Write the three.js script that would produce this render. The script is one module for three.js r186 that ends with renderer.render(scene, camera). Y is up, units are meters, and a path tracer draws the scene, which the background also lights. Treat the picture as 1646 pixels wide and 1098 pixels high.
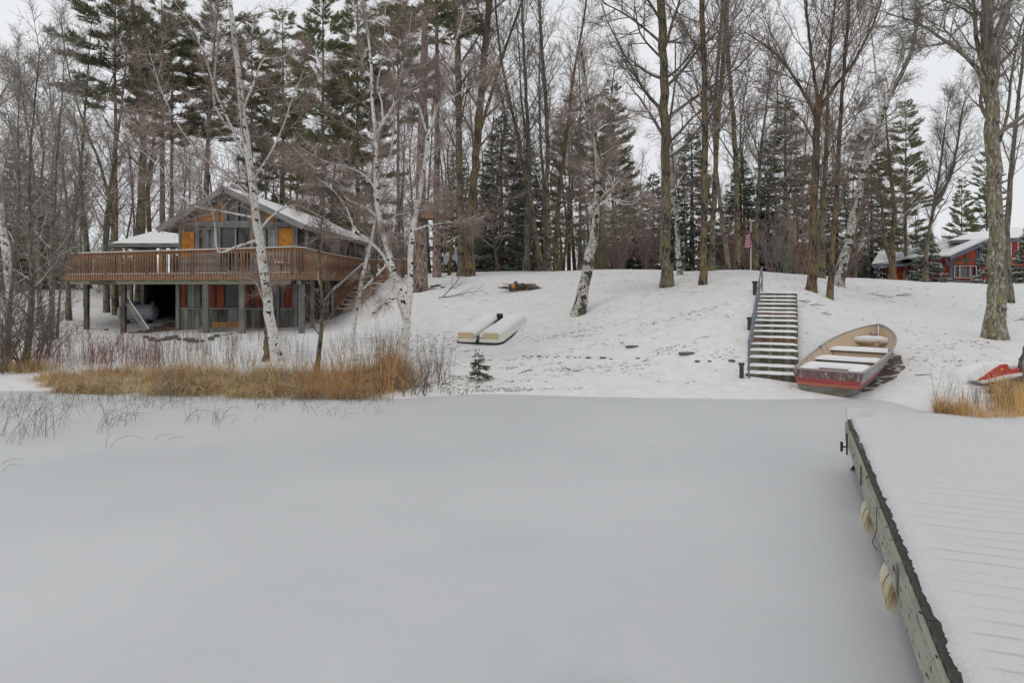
import * as THREE from 'three';
import { RoundedBoxGeometry } from 'three/addons/geometries/RoundedBoxGeometry.js';
import { mergeGeometries } from 'three/addons/utils/BufferGeometryUtils.js';

// ------------------------------------------------------------------ camera, sky, sun, exposure
const scene = new THREE.Scene();
const F = 1097, CX = 823, HY = 457, EYE = 2.1;
const camera = new THREE.PerspectiveCamera(53.17, 1646 / 1098, 0.1, 2000);
camera.position.set(0, EYE, 0);
camera.lookAt(0, EYE, -10);
camera.setViewOffset(1646, 1098, 0, 92, 1646, 1098);      // a shifted lens: verticals stay vertical
const renderer = new THREE.WebGLRenderer({ antialias: true });
renderer.toneMapping = THREE.LinearToneMapping;
renderer.toneMappingExposure = 1.07;
renderer.shadowMap.enabled = true;
const SUN = new THREE.Vector3(-0.35, 0.85, 0.4).normalize();
{
  const W = 512, H = 256, data = new Float32Array(W * H * 4);
  const h2 = (x, y) => { let s = Math.sin(x * 127.1 + y * 311.7) * 43758.5453; return s - Math.floor(s); };
  const vn = (x, y, px) => {
    const xi = Math.floor(x), yi = Math.floor(y), f = x - xi, g = y - yi, w = (i) => ((i % px) + px) % px;
    const a = f * f * (3 - 2 * f), b = g * g * (3 - 2 * g);
    return (h2(w(xi), yi) * (1 - a) + h2(w(xi + 1), yi) * a) * (1 - b) + (h2(w(xi), yi + 1) * (1 - a) + h2(w(xi + 1), yi + 1) * a) * b;
  };
  for (let j = 0; j < H; j++) for (let i = 0; i < W; i++) {
    const el = (j + 0.5) / H * Math.PI - Math.PI / 2, e = Math.max(0, Math.sin(el));
    const n = vn(i / 64, j / 20, 8) * 0.6 + vn(i / 32, j / 10, 16) * 0.3 + vn(i / 16, j / 5, 32) * 0.1;
    const L = (0.75 + 0.06 * e) * (0.88 + 0.24 * n);
    const k = (j * W + i) * 4;
    data[k] = L * 0.975; data[k + 1] = L * 0.995; data[k + 2] = L * 1.03; data[k + 3] = 1;
  }
  const t = new THREE.DataTexture(data, W, H, THREE.RGBAFormat, THREE.FloatType);
  t.mapping = THREE.EquirectangularReflectionMapping; t.magFilter = t.minFilter = THREE.LinearFilter; t.needsUpdate = true;
  scene.background = t; scene.environment = t;
}
const sun = new THREE.DirectionalLight(0xfff4e6, 0.5);
sun.position.copy(SUN).multiplyScalar(60).add(new THREE.Vector3(0, 0, -25)); sun.target.position.set(0, 0, -25);
sun.castShadow = true; sun.shadow.radius = 30; sun.shadow.mapSize.set(4096, 4096);
Object.assign(sun.shadow.camera, { left: -45, right: 45, top: 45, bottom: -45, near: 1, far: 160 });
scene.add(sun, sun.target);

// ------------------------------------------------------------------ helpers
const V = (x, y, z) => new THREE.Vector3(x, y, z);
function RNG(s) { let a = s >>> 0; return () => { a = a + 0x6D2B79F5 | 0; let t = Math.imul(a ^ a >>> 15, 1 | a); t = t + Math.imul(t ^ t >>> 7, 61 | t) ^ t; return ((t ^ t >>> 14) >>> 0) / 4294967296; }; }
const hash = (x, y) => { let h = Math.imul(x | 0, 374761393) + Math.imul(y | 0, 668265263) | 0; h = Math.imul(h ^ h >>> 13, 1274126177); return ((h ^ h >>> 16) >>> 0) / 4294967296; };
function noise(x, y, px = 0, py = 0) {
  const xi = Math.floor(x), yi = Math.floor(y), f = x - xi, g = y - yi;
  const wx = px ? (i) => ((i % px) + px) % px : (i) => i, wy = py ? (i) => ((i % py) + py) % py : (i) => i;
  const a = f * f * (3 - 2 * f), b = g * g * (3 - 2 * g), x0 = wx(xi), x1 = wx(xi + 1), y0 = wy(yi), y1 = wy(yi + 1);
  return (hash(x0, y0) * (1 - a) + hash(x1, y0) * a) * (1 - b) + (hash(x0, y1) * (1 - a) + hash(x1, y1) * a) * b;
}
function fbm(x, y, o = 4, px = 0, py = 0) { let s = 0, a = 0.5; for (let i = 0; i < o; i++) { s += a * noise(x + i * 17 * !px, y + i * 9 * !py, px, py); x *= 2; y *= 2; px *= 2; py *= 2; a *= 0.5; } return s / (1 - Math.pow(0.5, o)); }
const lerp = (a, b, t) => a + (b - a) * t, clamp = (x, a = 0, b = 1) => Math.min(b, Math.max(a, x)), sstep = (a, b, x) => { const t = clamp((x - a) / (b - a)); return t * t * (3 - 2 * t); };
const mix3 = (a, b, t) => [lerp(a[0], b[0], t), lerp(a[1], b[1], t), lerp(a[2], b[2], t)];
const toS = (l) => Math.round(255 * clamp(l <= 0.0031308 ? l * 12.92 : 1.055 * Math.pow(l, 1 / 2.4) - 0.055));
function tex(w, h, fn, srgb = true) {
  const d = new Uint8Array(w * h * 4);
  for (let j = 0; j < h; j++) for (let i = 0; i < w; i++) {
    const c = fn(i / w, j / h), k = (j * w + i) * 4;
    for (let q = 0; q < 3; q++) { const v = typeof c === 'number' ? c : c[q]; d[k + q] = srgb ? toS(v) : Math.round(255 * clamp(v)); }
    d[k + 3] = 255;
  }
  const t = new THREE.DataTexture(d, w, h); t.wrapS = t.wrapT = THREE.RepeatWrapping; t.magFilter = THREE.LinearFilter; t.minFilter = THREE.LinearMipmapLinearFilter; t.generateMipmaps = true;
  if (srgb) t.colorSpace = THREE.SRGBColorSpace; t.needsUpdate = true; return t;
}
const lin = (r, g, b) => new THREE.Color().setRGB(r, g, b);
const M = (c, o = {}) => new THREE.MeshStandardMaterial({ color: c ? lin(...c) : 0xffffff, roughness: 0.85, side: THREE.DoubleSide, ...o });

const used = {};
function numbered(n) { const k = used[n] = (used[n] ?? -1) + 1; return k ? n + '_' + String(k).padStart(3, '0') : n; }
function tag(o, label, category, group, kind) { if (label) o.userData.label = label; if (category) o.userData.category = category; if (group) o.userData.group = group; if (kind) o.userData.kind = kind; return o; }
function thing(name, label, category, pos = [0, 0, 0], turn = 0, group) { const g = new THREE.Group(); g.name = numbered(name); g.position.set(...pos); g.rotation.y = turn; scene.add(g); return tag(g, label, category, group); }
function mesh(name, geo, mat, parent) { const m = new THREE.Mesh(geo, mat); m.castShadow = m.receiveShadow = true; if (parent) { m.name = name; parent.add(m); } else { m.name = numbered(name); scene.add(m); } return m; }
function struct(name, geo, mat) { const m = mesh(name, geo, mat); m.userData.kind = 'structure'; return m; }
const box = (w, h, d, x = 0, y = 0, z = 0) => { const g = new THREE.BoxGeometry(w, h, d); g.translate(x, y, z); return boxUV(g, w, h, d); };
function boxUV(g) { const p = g.attributes.position, n = g.attributes.normal, uv = g.attributes.uv; for (let i = 0; i < p.count; i++) { const ax = Math.abs(n.getX(i)), ay = Math.abs(n.getY(i)); uv.setXY(i, ax > 0.6 ? p.getZ(i) : p.getX(i), ay > 0.6 ? p.getZ(i) : p.getY(i)); } return g; }
function rbox(w, h, d, r = 0.01, x = 0, y = 0, z = 0) { const g = new RoundedBoxGeometry(w, h, d, 1, Math.min(r, w * 0.45, h * 0.45, d * 0.45)); g.translate(x, y, z); return boxUV(g); }
// a beam of section w x h from p to q; uv runs along its length
function beam(p, q, w, h, up = V(0, 1, 0)) {
  const d = q.clone().sub(p), L = d.length(); d.normalize(); let s = new THREE.Vector3().crossVectors(up, d); if (s.lengthSq() < 1e-6) s.set(1, 0, 0); s.normalize(); const u = new THREE.Vector3().crossVectors(d, s);
  const g = new THREE.BoxGeometry(w, h, L); const uv = g.attributes.uv, ps = g.attributes.position; for (let i = 0; i < uv.count; i++) uv.setXY(i, ps.getX(i) + ps.getY(i), ps.getZ(i) + p.x * 3.3 + p.y);
  g.applyMatrix4(new THREE.Matrix4().makeBasis(s, u, d)); const c = p.clone().add(q).multiplyScalar(0.5); g.translate(c.x, c.y, c.z); return g;
}
const WX = (px, d) => (px - CX) / F * d, WY = (py, d) => EYE - (py - HY) / F * d;
const P = (px, py, d) => V(WX(px, d), WY(py, d), -d);

// growable geometry
class GB {
  constructor() { this.p = new Float32Array(3072); this.n = new Float32Array(3072); this.u = new Float32Array(2048); this.i = new Uint32Array(6144); this.c = null; this.np = 0; this.ni = 0; }
  room(v, k) {
    while ((this.np + v) * 3 > this.p.length) { for (const a of ['p', 'n', 'u', ...(this.c ? ['c'] : [])]) { const b = new Float32Array(this[a].length * 2); b.set(this[a]); this[a] = b; } }
    while (this.ni + k > this.i.length) { const b = new Uint32Array(this.i.length * 2); b.set(this.i); this.i = b; }
  }
  v(x, y, z, nx, ny, nz, u, w, c) { const k = this.np++; this.p[k * 3] = x; this.p[k * 3 + 1] = y; this.p[k * 3 + 2] = z; this.n[k * 3] = nx; this.n[k * 3 + 1] = ny; this.n[k * 3 + 2] = nz; this.u[k * 2] = u; this.u[k * 2 + 1] = w; if (c) { if (!this.c) this.c = new Float32Array(this.p.length); this.c.set(c, k * 3); } return k; }
  t(a, b, c) { this.i[this.ni++] = a; this.i[this.ni++] = b; this.i[this.ni++] = c; }
  tube(pts, rad, sides, tile = 1, wob = 0, seed = 0, tip = false) {
    const m = pts.length; this.room((m + 1) * (sides + 1), m * sides * 6);
    const rep = Math.max(1, Math.round(2 * Math.PI * rad[0] / tile)); let d = pts[1].clone().sub(pts[0]).normalize(), s = Math.abs(d.y) < 0.9 ? V(0, 1, 0).cross(d).normalize() : V(1, 0, 0).cross(d).normalize(), len = seed * 0.37, base = this.np;
    for (let k = 0; k < m; k++) {
      if (k) len += pts[k].distanceTo(pts[k - 1]);
      d.copy(pts[Math.min(k + 1, m - 1)]).sub(pts[Math.max(k - 1, 0)]).normalize(); s.addScaledVector(d, -s.dot(d)).normalize(); const b = new THREE.Vector3().crossVectors(d, s);
      if (tip && k === m - 1) { const e = this.v(pts[k].x, pts[k].y, pts[k].z, d.x, d.y, d.z, 0, len / (3 * tile)); for (let q = 0; q < sides; q++) this.t(e - sides - 1 + q, e - sides + q, e); return; }
      for (let q = 0; q <= sides; q++) {
        const a = q / sides * 2 * Math.PI, ca = Math.cos(a), sa = Math.sin(a), nx = s.x * ca + b.x * sa, ny = s.y * ca + b.y * sa, nz = s.z * ca + b.z * sa;
        const r = rad[k] * (wob ? 1 + wob * (noise((q % sides) * 1.3 + seed * 7, len * 2.2) - 0.5) : 1);
        this.v(pts[k].x + nx * r, pts[k].y + ny * r, pts[k].z + nz * r, nx, ny, nz, q / sides * rep, len / (3 * tile));
        if (k && q) { const a = base + (k - 1) * (sides + 1) + q - 1, c = a + sides + 1; this.t(a, a + 1, c); this.t(a + 1, c + 1, c); }
      }
    }
  }
  geo() {
    const g = new THREE.BufferGeometry(); g.setAttribute('position', new THREE.BufferAttribute(this.p.slice(0, this.np * 3), 3)); g.setAttribute('normal', new THREE.BufferAttribute(this.n.slice(0, this.np * 3), 3)); g.setAttribute('uv', new THREE.BufferAttribute(this.u.slice(0, this.np * 2), 2));
    if (this.c) g.setAttribute('color', new THREE.BufferAttribute(this.c.slice(0, this.np * 3), 3)); g.setIndex(new THREE.BufferAttribute(this.i.slice(0, this.ni), 1)); return g;
  }
}
// a grid surface from a function (i, j) -> [x, y, z]
function sheet(nu, nv, fn, uvfn) {
  const g = new THREE.BufferGeometry(), p = [], uv = [], ix = [];
  for (let j = 0; j <= nv; j++) for (let i = 0; i <= nu; i++) { const q = fn(i, j); p.push(...q); uv.push(...(uvfn ? uvfn(i, j) : [q[0], q[2]])); }
  for (let j = 0; j < nv; j++) for (let i = 0; i < nu; i++) { const a = j * (nu + 1) + i, b = a + nu + 1; ix.push(a, a + 1, b, a + 1, b + 1, b); }
  g.setAttribute('position', new THREE.Float32BufferAttribute(p, 3)); g.setAttribute('uv', new THREE.Float32BufferAttribute(uv, 2)); g.setIndex(ix); g.computeVertexNormals(); return g;
}
function extrude(pts, depth, bevel = 0, holes = []) { const s = new THREE.Shape(pts.map((q) => new THREE.Vector2(...q))); for (const h of holes) s.holes.push(new THREE.Path(h.map((q) => new THREE.Vector2(...q)))); return new THREE.ExtrudeGeometry(s, { depth, bevelEnabled: bevel > 0, bevelSize: bevel, bevelThickness: bevel, bevelSegments: 2, steps: 1 }); }

// ------------------------------------------------------------------ terrain heights: profiles of the bank along sight lines
const COL = [
  [-400, [9, -.3], [13, 0], [20, .1], [30, .3], [45, 1.8], [60, 3], [90, 3.2], [200, 3]],
  [60, [11, -.25], [13.2, 0], [18, .1], [28, .2], [36, .7], [45, 2], [58, 3.2], [90, 3.2], [200, 3]],
  [220, [11, -.25], [13, .02], [20, .08], [28.5, .1], [32, .35], [40, .8], [60, 2.4], [90, 2.6], [200, 2.4]],
  [300, [11, -.25], [12.6, 0], [18, .12], [24, .2], [28, .24], [42, .8], [60, 2.2], [90, 2.5], [200, 2.4]],
  [440, [10.8, -.25], [12.3, 0], [18, .15], [25, .3], [28, .34], [42, .9], [60, 2.2], [90, 2.5], [200, 2.4]],
  [540, [10.8, -.25], [12.3, 0], [16, .15], [22, .3], [30, .48], [36, 1], [42, 1.8], [60, 2.5], [90, 2.5], [200, 2.4]],
  [600, [10.8, -.25], [12.3, 0], [16, .15], [20, .35], [24, .75], [28, 1.2], [31, 1.6], [36, 2.3], [45, 2.7], [90, 2.4], [200, 2.2]],
  [665, [11, -.25], [12.4, 0], [15.7, .15], [20, .5], [24, 1.3], [27, 1.98], [31, 2.45], [36, 2.65], [60, 2.6], [90, 2.4], [200, 2]],
  [785, [11.2, -.25], [13, 0], [14.3, .1], [16, .2], [19, .42], [22, 1.1], [25, 1.8], [29, 2.5], [33, 2.72], [45, 2.7], [90, 2.3], [200, 1.6]],
  [1000, [11, -.25], [12.8, .02], [15, .35], [18, .95], [21, 1.8], [26, 2.5], [30, 2.75], [45, 2.7], [90, 2.2], [200, 1.4]],
  [1200, [11, -.25], [12.6, .03], [13.9, .2], [16, 1.03], [18, 1.85], [22, 2.35], [26, 2.65], [32, 2.62], [45, 2.6], [90, 2.2], [200, 1.4]],
  [1290, [11, -.25], [12.6, .02], [14, .2], [16, .85], [18, 1.5], [20, 1.95], [24, 2.3], [28, 2.5], [34, 2.5], [45, 2.5], [90, 2.2], [200, 1.4]],
  [1400, [10.8, -.25], [12.5, 0], [14.5, .22], [16.3, .5], [20, 1.2], [26, 2], [32, 2.38], [45, 2.4], [90, 2.2], [200, 1.4]],
  [1500, [9.4, -.25], [11, 0], [14, .3], [17, .68], [22, 1.35], [30, 2.15], [45, 2.25], [90, 2.1], [200, 1.4]],
  [1600, [7.6, -.25], [9, .02], [13, .28], [18, .77], [24, 1.5], [30, 2.08], [40, 2.14], [90, 2.1], [200, 1.4]],
  [2300, [7.2, -.25], [8.6, .02], [13, .3], [18, .8], [24, 1.5], [30, 2.1], [40, 2.2], [90, 2.1], [200, 1.4]],
];
function prof(c, d) { if (d <= c[1][0]) return c[1][1] - (c[1][0] - d) * 0.12; for (let k = 2; k < c.length; k++) if (d <= c[k][0]) { const a = c[k - 1], b = c[k]; return lerp(a[1], b[1], (d - a[0]) / (b[0] - a[0])); } return c[c.length - 1][1]; }
function raw(px, d) { let k = 0; while (k < COL.length - 2 && px > COL[k + 1][0]) k++; const t = clamp((px - COL[k][0]) / (COL[k + 1][0] - COL[k][0])); return lerp(prof(COL[k], d), prof(COL[k + 1], d), t * t * (3 - 2 * t) * 0.5 + t * 0.5); }
function gh(x, z) {
  const d = Math.max(0.5, -z), px = CX + x / d * F; let s = 0, w = 0;
  for (let i = -2; i <= 2; i++) for (let j = -1; j <= 1; j++) { const q = Math.exp(-(i * i) / 3 - j * j / 1.2); s += q * raw(px + i * 14, d + j * 0.45); w += q; }
  const h = s / w, e = sstep(0, 0.25, h);
  return h + e * ((fbm(x * 0.5 + 40, z * 0.5 + 90, 2) - 0.5) * 0.10 + (noise(x * 2.1, z * 2.1 + 7) - 0.5) * 0.035);
}
const G = (px, d) => V(WX(px, d), gh(WX(px, d), -d), -d);
function onGround(px, py) { for (let d = 8; d < 90; d += 0.05) { const y = gh(WX(px, d), -d); if (y >= 0 && HY + (EYE - y) * F / d <= py) return V(WX(px, d), y, -d); } return G(px, 60); }

// ------------------------------------------------------------------ materials
const snowBump = tex(512, 512, (u, v) => { const a = fbm(u * 8, v * 8, 5, 8, 8), b = noise(u * 128, v * 128, 128, 128); return a * 0.75 + b * 0.25; }, false);
const snowTint = tex(512, 512, (u, v) => { const a = fbm(u * 24, v * 24, 5, 24, 24); return mix3([0.685, 0.681, 0.675], [0.735, 0.734, 0.73], sstep(0.3, 0.7, a)); });
const rep = (t, k) => { const c = t.clone(); c.repeat.set(k, k); c.needsUpdate = true; return c; };
const snowM = M(null, { map: rep(snowTint, 0.22), bumpMap: rep(snowBump, 0.45), bumpScale: 0.05, roughness: 0.9 });
const dockSnow = M([0.535, 0.545, 0.552], { bumpMap: rep(snowBump, 0.9), bumpScale: 0.012, roughness: 0.9 });
const snowSoft = M([0.74, 0.745, 0.75], { bumpMap: rep(snowBump, 0.9), bumpScale: 0.012, roughness: 0.9 });
// thin wind-packed snow over grey ice, a few wet slush spots
const iceTint = tex(1024, 1024, (u, v) => { const a = fbm(u * 6, v * 6, 5, 6, 6), b = fbm(u * 14 + 3, v * 14 + 5, 3, 14, 14); const c = mix3([0.476, 0.493, 0.503], [0.536, 0.549, 0.556], sstep(0.3, 0.72, a * 0.75 + b * 0.25)); const e = fbm(u * 60 + 4, v * 60, 3), du = (u > 0.5 ? u - 1 : u) - 0.018, dv = v - 0.845, w = Math.sqrt(du * du * 0.35 + dv * dv); return mix3(c, [0.36, 0.41, 0.41], 0.55 * sstep(0.018, 0.002, w + 0.02 * (e - 0.5))); });
const iceM = M(null, { map: rep(iceTint, 0.045), bumpMap: rep(snowBump, 0.3), bumpScale: 0.005, roughness: 0.55 });

const birchTex = tex(512, 1024, (u, v) => {
  let c = mix3([0.62, 0.59, 0.55], [0.80, 0.785, 0.755], fbm(u * 4, v * 12, 4, 4, 12));
  c = mix3(c, [0.42, 0.34, 0.27], sstep(0.55, 0.8, fbm(u * 3 + 0, v * 9, 3, 3, 9)) * 0.5);
  const l = noise(u * 7, v * 170, 7, 170) * 0.7 + noise(u * 16, v * 340, 16, 340) * 0.3; c = mix3(c, [0.07, 0.06, 0.055], sstep(0.72, 0.82, l));
  const p = fbm(u * 5, v * 26, 3, 5, 26); return mix3(c, [0.05, 0.045, 0.04], sstep(0.67, 0.72, p));
});
const birchLow = tex(512, 1024, (u, v) => {
  let c = mix3([0.40, 0.38, 0.33], [0.68, 0.65, 0.60], fbm(u * 3, v * 14, 4, 3, 14));
  const p = fbm(u * 5, v * 17, 4, 5, 17); c = mix3(c, [0.055, 0.05, 0.04], sstep(0.52, 0.57, p));
  const l = noise(u * 7, v * 130, 7, 130); c = mix3(c, [0.07, 0.06, 0.05], sstep(0.72, 0.8, l));
  return mix3(c, [0.14, 0.15, 0.06], sstep(0.56, 0.70, fbm(u * 6, v * 19, 3, 6, 19)) * 0.8);
});
function barkTex(dark, mid, moss, lichen, mossAmt, lichAmt) {
  return tex(512, 1024, (u, v) => {
    const w = fbm(u * 5, v * 10, 3, 5, 10), f = fbm(u * 20 + w * 2.2, v * 14, 4, 20, 14); let c = mix3(dark, mid, sstep(0.32, 0.62, f));
    c = mix3(c, moss, sstep(1 - mossAmt, 1.15 - mossAmt, fbm(u * 5, v * 13, 5, 5, 13)) * 0.8);
    const l = fbm(u * 12, v * 34, 5, 12, 34); return mix3(c, lichen, sstep(1 - lichAmt, 1.12 - lichAmt, l) * 0.7);
  });
}
const barkBump = tex(512, 1024, (u, v) => { const w = fbm(u * 5, v * 10, 3, 5, 10); return fbm(u * 20 + w * 2.2, v * 14, 4, 20, 14); }, false);
const bark = (t, b = 0.05) => M(null, { map: t, bumpMap: barkBump, bumpScale: b, roughness: 0.95 });
const MB = {
  birch: M(null, { map: birchTex, bumpMap: barkBump, bumpScale: 0.012, roughness: 0.8 }), birchLow: M(null, { map: birchLow, bumpMap: barkBump, bumpScale: 0.04, roughness: 0.9 }),
  oak: bark(barkTex([0.053, 0.042, 0.033], [0.210, 0.173, 0.128], [0.195, 0.173, 0.068], [0.390, 0.405, 0.285], 0.52, 0.36)),
  lichen: bark(barkTex([0.090, 0.075, 0.053], [0.285, 0.247, 0.173], [0.240, 0.225, 0.112], [0.500, 0.500, 0.465], 0.56, 0.47)),
  brown: bark(barkTex([0.053, 0.038, 0.027], [0.203, 0.143, 0.093], [0.180, 0.143, 0.053], [0.330, 0.330, 0.240], 0.48, 0.30)),
  grey: bark(barkTex([0.075, 0.063, 0.054], [0.247, 0.210, 0.173], [0.180, 0.165, 0.090], [0.405, 0.405, 0.330], 0.42, 0.36)),
  pine: bark(barkTex([0.085, 0.055, 0.045], [0.34, 0.245, 0.21], [0.24, 0.17, 0.14], [0.44, 0.37, 0.33], 0.5, 0.42), 0.07),
};
const TW = { birch: M([0.33, 0.25, 0.21]), dark: M([0.14, 0.115, 0.09]), grey: M([0.23, 0.20, 0.165]), red: M([0.26, 0.10, 0.08]), brown: M([0.21, 0.155, 0.12]) };
const BR = { birch: M([0.27, 0.205, 0.175]), dark: M([0.135, 0.112, 0.088]), grey: M([0.21, 0.18, 0.15]), brown: M([0.18, 0.135, 0.10]) };

function woodTex(a, b, k = 3, streak = 20) { return tex(256, 256, (u, v) => { const w = fbm(u * 3, v * 2, 3, 3, 2); const f = fbm(u * streak + w, v * 2, 4, streak, 2); let c = mix3(a, b, sstep(0.25, 0.75, f)); return mix3(c, [a[0] * 0.5, a[1] * 0.5, a[2] * 0.5], sstep(0.68, 0.78, fbm(u * k, v * k, 3, k, k)) * 0.5); }); }
const osbM = M(null, { map: rep(tex(256, 256, (u, v) => { const r = noise(u * 9 + noise(u * 20, v * 20, 20, 20) * 1.2, v * 22, 9, 22), q = noise(u * 24, v * 10 + noise(u * 12, v * 12, 12, 12), 24, 10); const c = mix3([0.42, 0.14, 0.018], [0.72, 0.33, 0.06], r * 0.6 + q * 0.4); return mix3(c, [0.26, 0.085, 0.015], sstep(0.7, 0.85, noise(u * 30, v * 30, 30, 30)) * 0.7); }), 0.8), roughness: 0.8 });
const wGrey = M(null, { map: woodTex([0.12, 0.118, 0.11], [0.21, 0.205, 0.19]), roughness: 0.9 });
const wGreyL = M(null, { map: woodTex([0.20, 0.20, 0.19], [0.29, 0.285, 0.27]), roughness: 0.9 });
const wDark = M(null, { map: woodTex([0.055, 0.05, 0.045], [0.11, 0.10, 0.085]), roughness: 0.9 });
const wDeck = [woodTex([0.22, 0.12, 0.07], [0.38, 0.23, 0.145]), woodTex([0.19, 0.11, 0.07], [0.33, 0.20, 0.135]), woodTex([0.30, 0.15, 0.065], [0.47, 0.26, 0.125])].map((t) => M(null, { map: t, roughness: 0.85 }));
const wMossy = M(null, { map: woodTex([0.17, 0.18, 0.12], [0.30, 0.30, 0.22]), roughness: 0.9 });
const wTie = [woodTex([0.075, 0.072, 0.05], [0.17, 0.16, 0.115]), woodTex([0.06, 0.055, 0.04], [0.13, 0.12, 0.09]), woodTex([0.11, 0.06, 0.035], [0.20, 0.12, 0.07])].map((t) => M(null, { map: t, roughness: 0.95 }));
const redPanel = M(null, { map: woodTex([0.19, 0.035, 0.015], [0.34, 0.075, 0.025]), roughness: 0.8 });
const glassM = new THREE.MeshPhysicalMaterial({ color: 0xffffff, transmission: 1, thickness: 0, roughness: 0.03, ior: 1.5, side: THREE.DoubleSide });
const curtainM = M([0.68, 0.67, 0.64]);
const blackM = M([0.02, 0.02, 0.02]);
const metalM = M([0.16, 0.18, 0.22], { roughness: 0.5, metalness: 0.4 });
const postM = M([0.035, 0.035, 0.037], { roughness: 0.6 });
const rockM = M(null, { map: tex(256, 256, (u, v) => mix3([0.06, 0.06, 0.058], [0.20, 0.195, 0.18], fbm(u * 6, v * 6, 5, 6, 6))), roughness: 0.95 });

// ------------------------------------------------------------------ ground and lake
{
  const NU = 320, ND = 210, u0 = -1.25, u1 = 1.25, ds = [];
  for (let j = 0; j <= ND; j++) { const t = j / ND; ds.push(7 + 33 * Math.pow(t / 0.86, 1.05) * (t <= 0.86) + (t > 0.86 ? 33 + 160 * Math.pow((t - 0.86) / 0.14, 1.8) : 0)); }
  const g = sheet(NU, ND, (i, j) => { const d = ds[j], x = (u0 + (u1 - u0) * i / NU) * d; return [x, gh(x, -d), -d]; });
  struct('snowy_ground', g, snowM);
  const lake = new THREE.PlaneGeometry(900, 900); lake.rotateX(-Math.PI / 2); const uv = lake.attributes.uv, p = lake.attributes.position; for (let i = 0; i < uv.count; i++) uv.setXY(i, p.getX(i), p.getZ(i));
  struct('lake_ice', lake, iceM);
}

// ------------------------------------------------------------------ tree growing
const UP = V(0, 1, 0);
function turnDir(d, ang, az) { const s = Math.abs(d.y) < 0.95 ? new THREE.Vector3().crossVectors(UP, d).normalize() : V(1, 0, 0); const b = new THREE.Vector3().crossVectors(d, s); return d.clone().multiplyScalar(Math.cos(ang)).addScaledVector(s, Math.sin(ang) * Math.cos(az)).addScaledVector(b, Math.sin(ang) * Math.sin(az)).normalize(); }
// levels: 0 trunk or limb given as a path; cfg.lv[k] = { n, len, ang, start, wander, up, segs, sides, rr } describes the children born on level k
function sprout(bk, pts, rad, k, cfg, rnd, az0) {
  const L = cfg.lv[k]; if (!L) return;
  let total = 0; const cum = [0]; for (let i = 1; i < pts.length; i++) cum.push(total += pts[i].distanceTo(pts[i - 1]));
  const n = Math.max(1, Math.round(L.n * (L.per ? total : 1) * (0.8 + 0.4 * rnd())));
  let az = az0 ?? rnd() * 6.28;
  for (let q = 0; q < n; q++) {
    const t = lerp(L.start, 1, (q + rnd() * 0.8) / n), at = t * total; let i = 1; while (i < pts.length - 1 && cum[i] < at) i++;
    const f = clamp((at - cum[i - 1]) / Math.max(1e-6, cum[i] - cum[i - 1])), p = pts[i - 1].clone().lerp(pts[i], f), r0 = lerp(rad[i - 1], rad[i], f), d = pts[i].clone().sub(pts[i - 1]).normalize();
    az += 2.4 + rnd() * 0.8;
    const dir = turnDir(d, L.ang * (0.7 + 0.6 * rnd()) * (1 - 0.35 * t), az);
    const taper = L.shape ? L.shape(t) : 1 - 0.45 * t;
    const len = Math.max(L.lmin ?? 0, (L.abs ? L.len : L.len * total) * taper) * (0.6 + 0.7 * rnd());
    grow(bk, p, dir, len, Math.max(L.rmin, Math.min(r0 * 0.75, r0 * L.rr)), k, cfg, rnd);
  }
}
function grow(bk, p, dir, len, r, k, cfg, rnd) {
  const L = cfg.lv[k], n = L.segs, pts = [p.clone()], rad = [r], d = dir.clone();
  for (let i = 0; i < n; i++) {
    d.x += (rnd() - 0.5) * L.wander; d.y += (rnd() - 0.5) * L.wander + L.up; d.z += (rnd() - 0.5) * L.wander; d.normalize();
    pts.push(pts[i].clone().addScaledVector(d, len / n)); rad.push(r * (1 - 0.75 * (i + 1) / n));
  }
  bk[L.to].tube(pts, rad, L.sides, 0.6, 0, 0, L.sides === 3);
  if (bk.snow && k < 3 && Math.abs(dir.y) < 0.8 && rnd() < [0.6, 0.4, 0.16][k]) bk.snow.tube(pts.map((q, i) => q.clone().add(V(0, rad[i] * 0.75, 0))), rad.map((x) => x * 0.8 + 0.0012), 3, 0.6, 0, 0, true);
  sprout(bk, pts, rad, k + 1, cfg, rnd);
}
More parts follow.
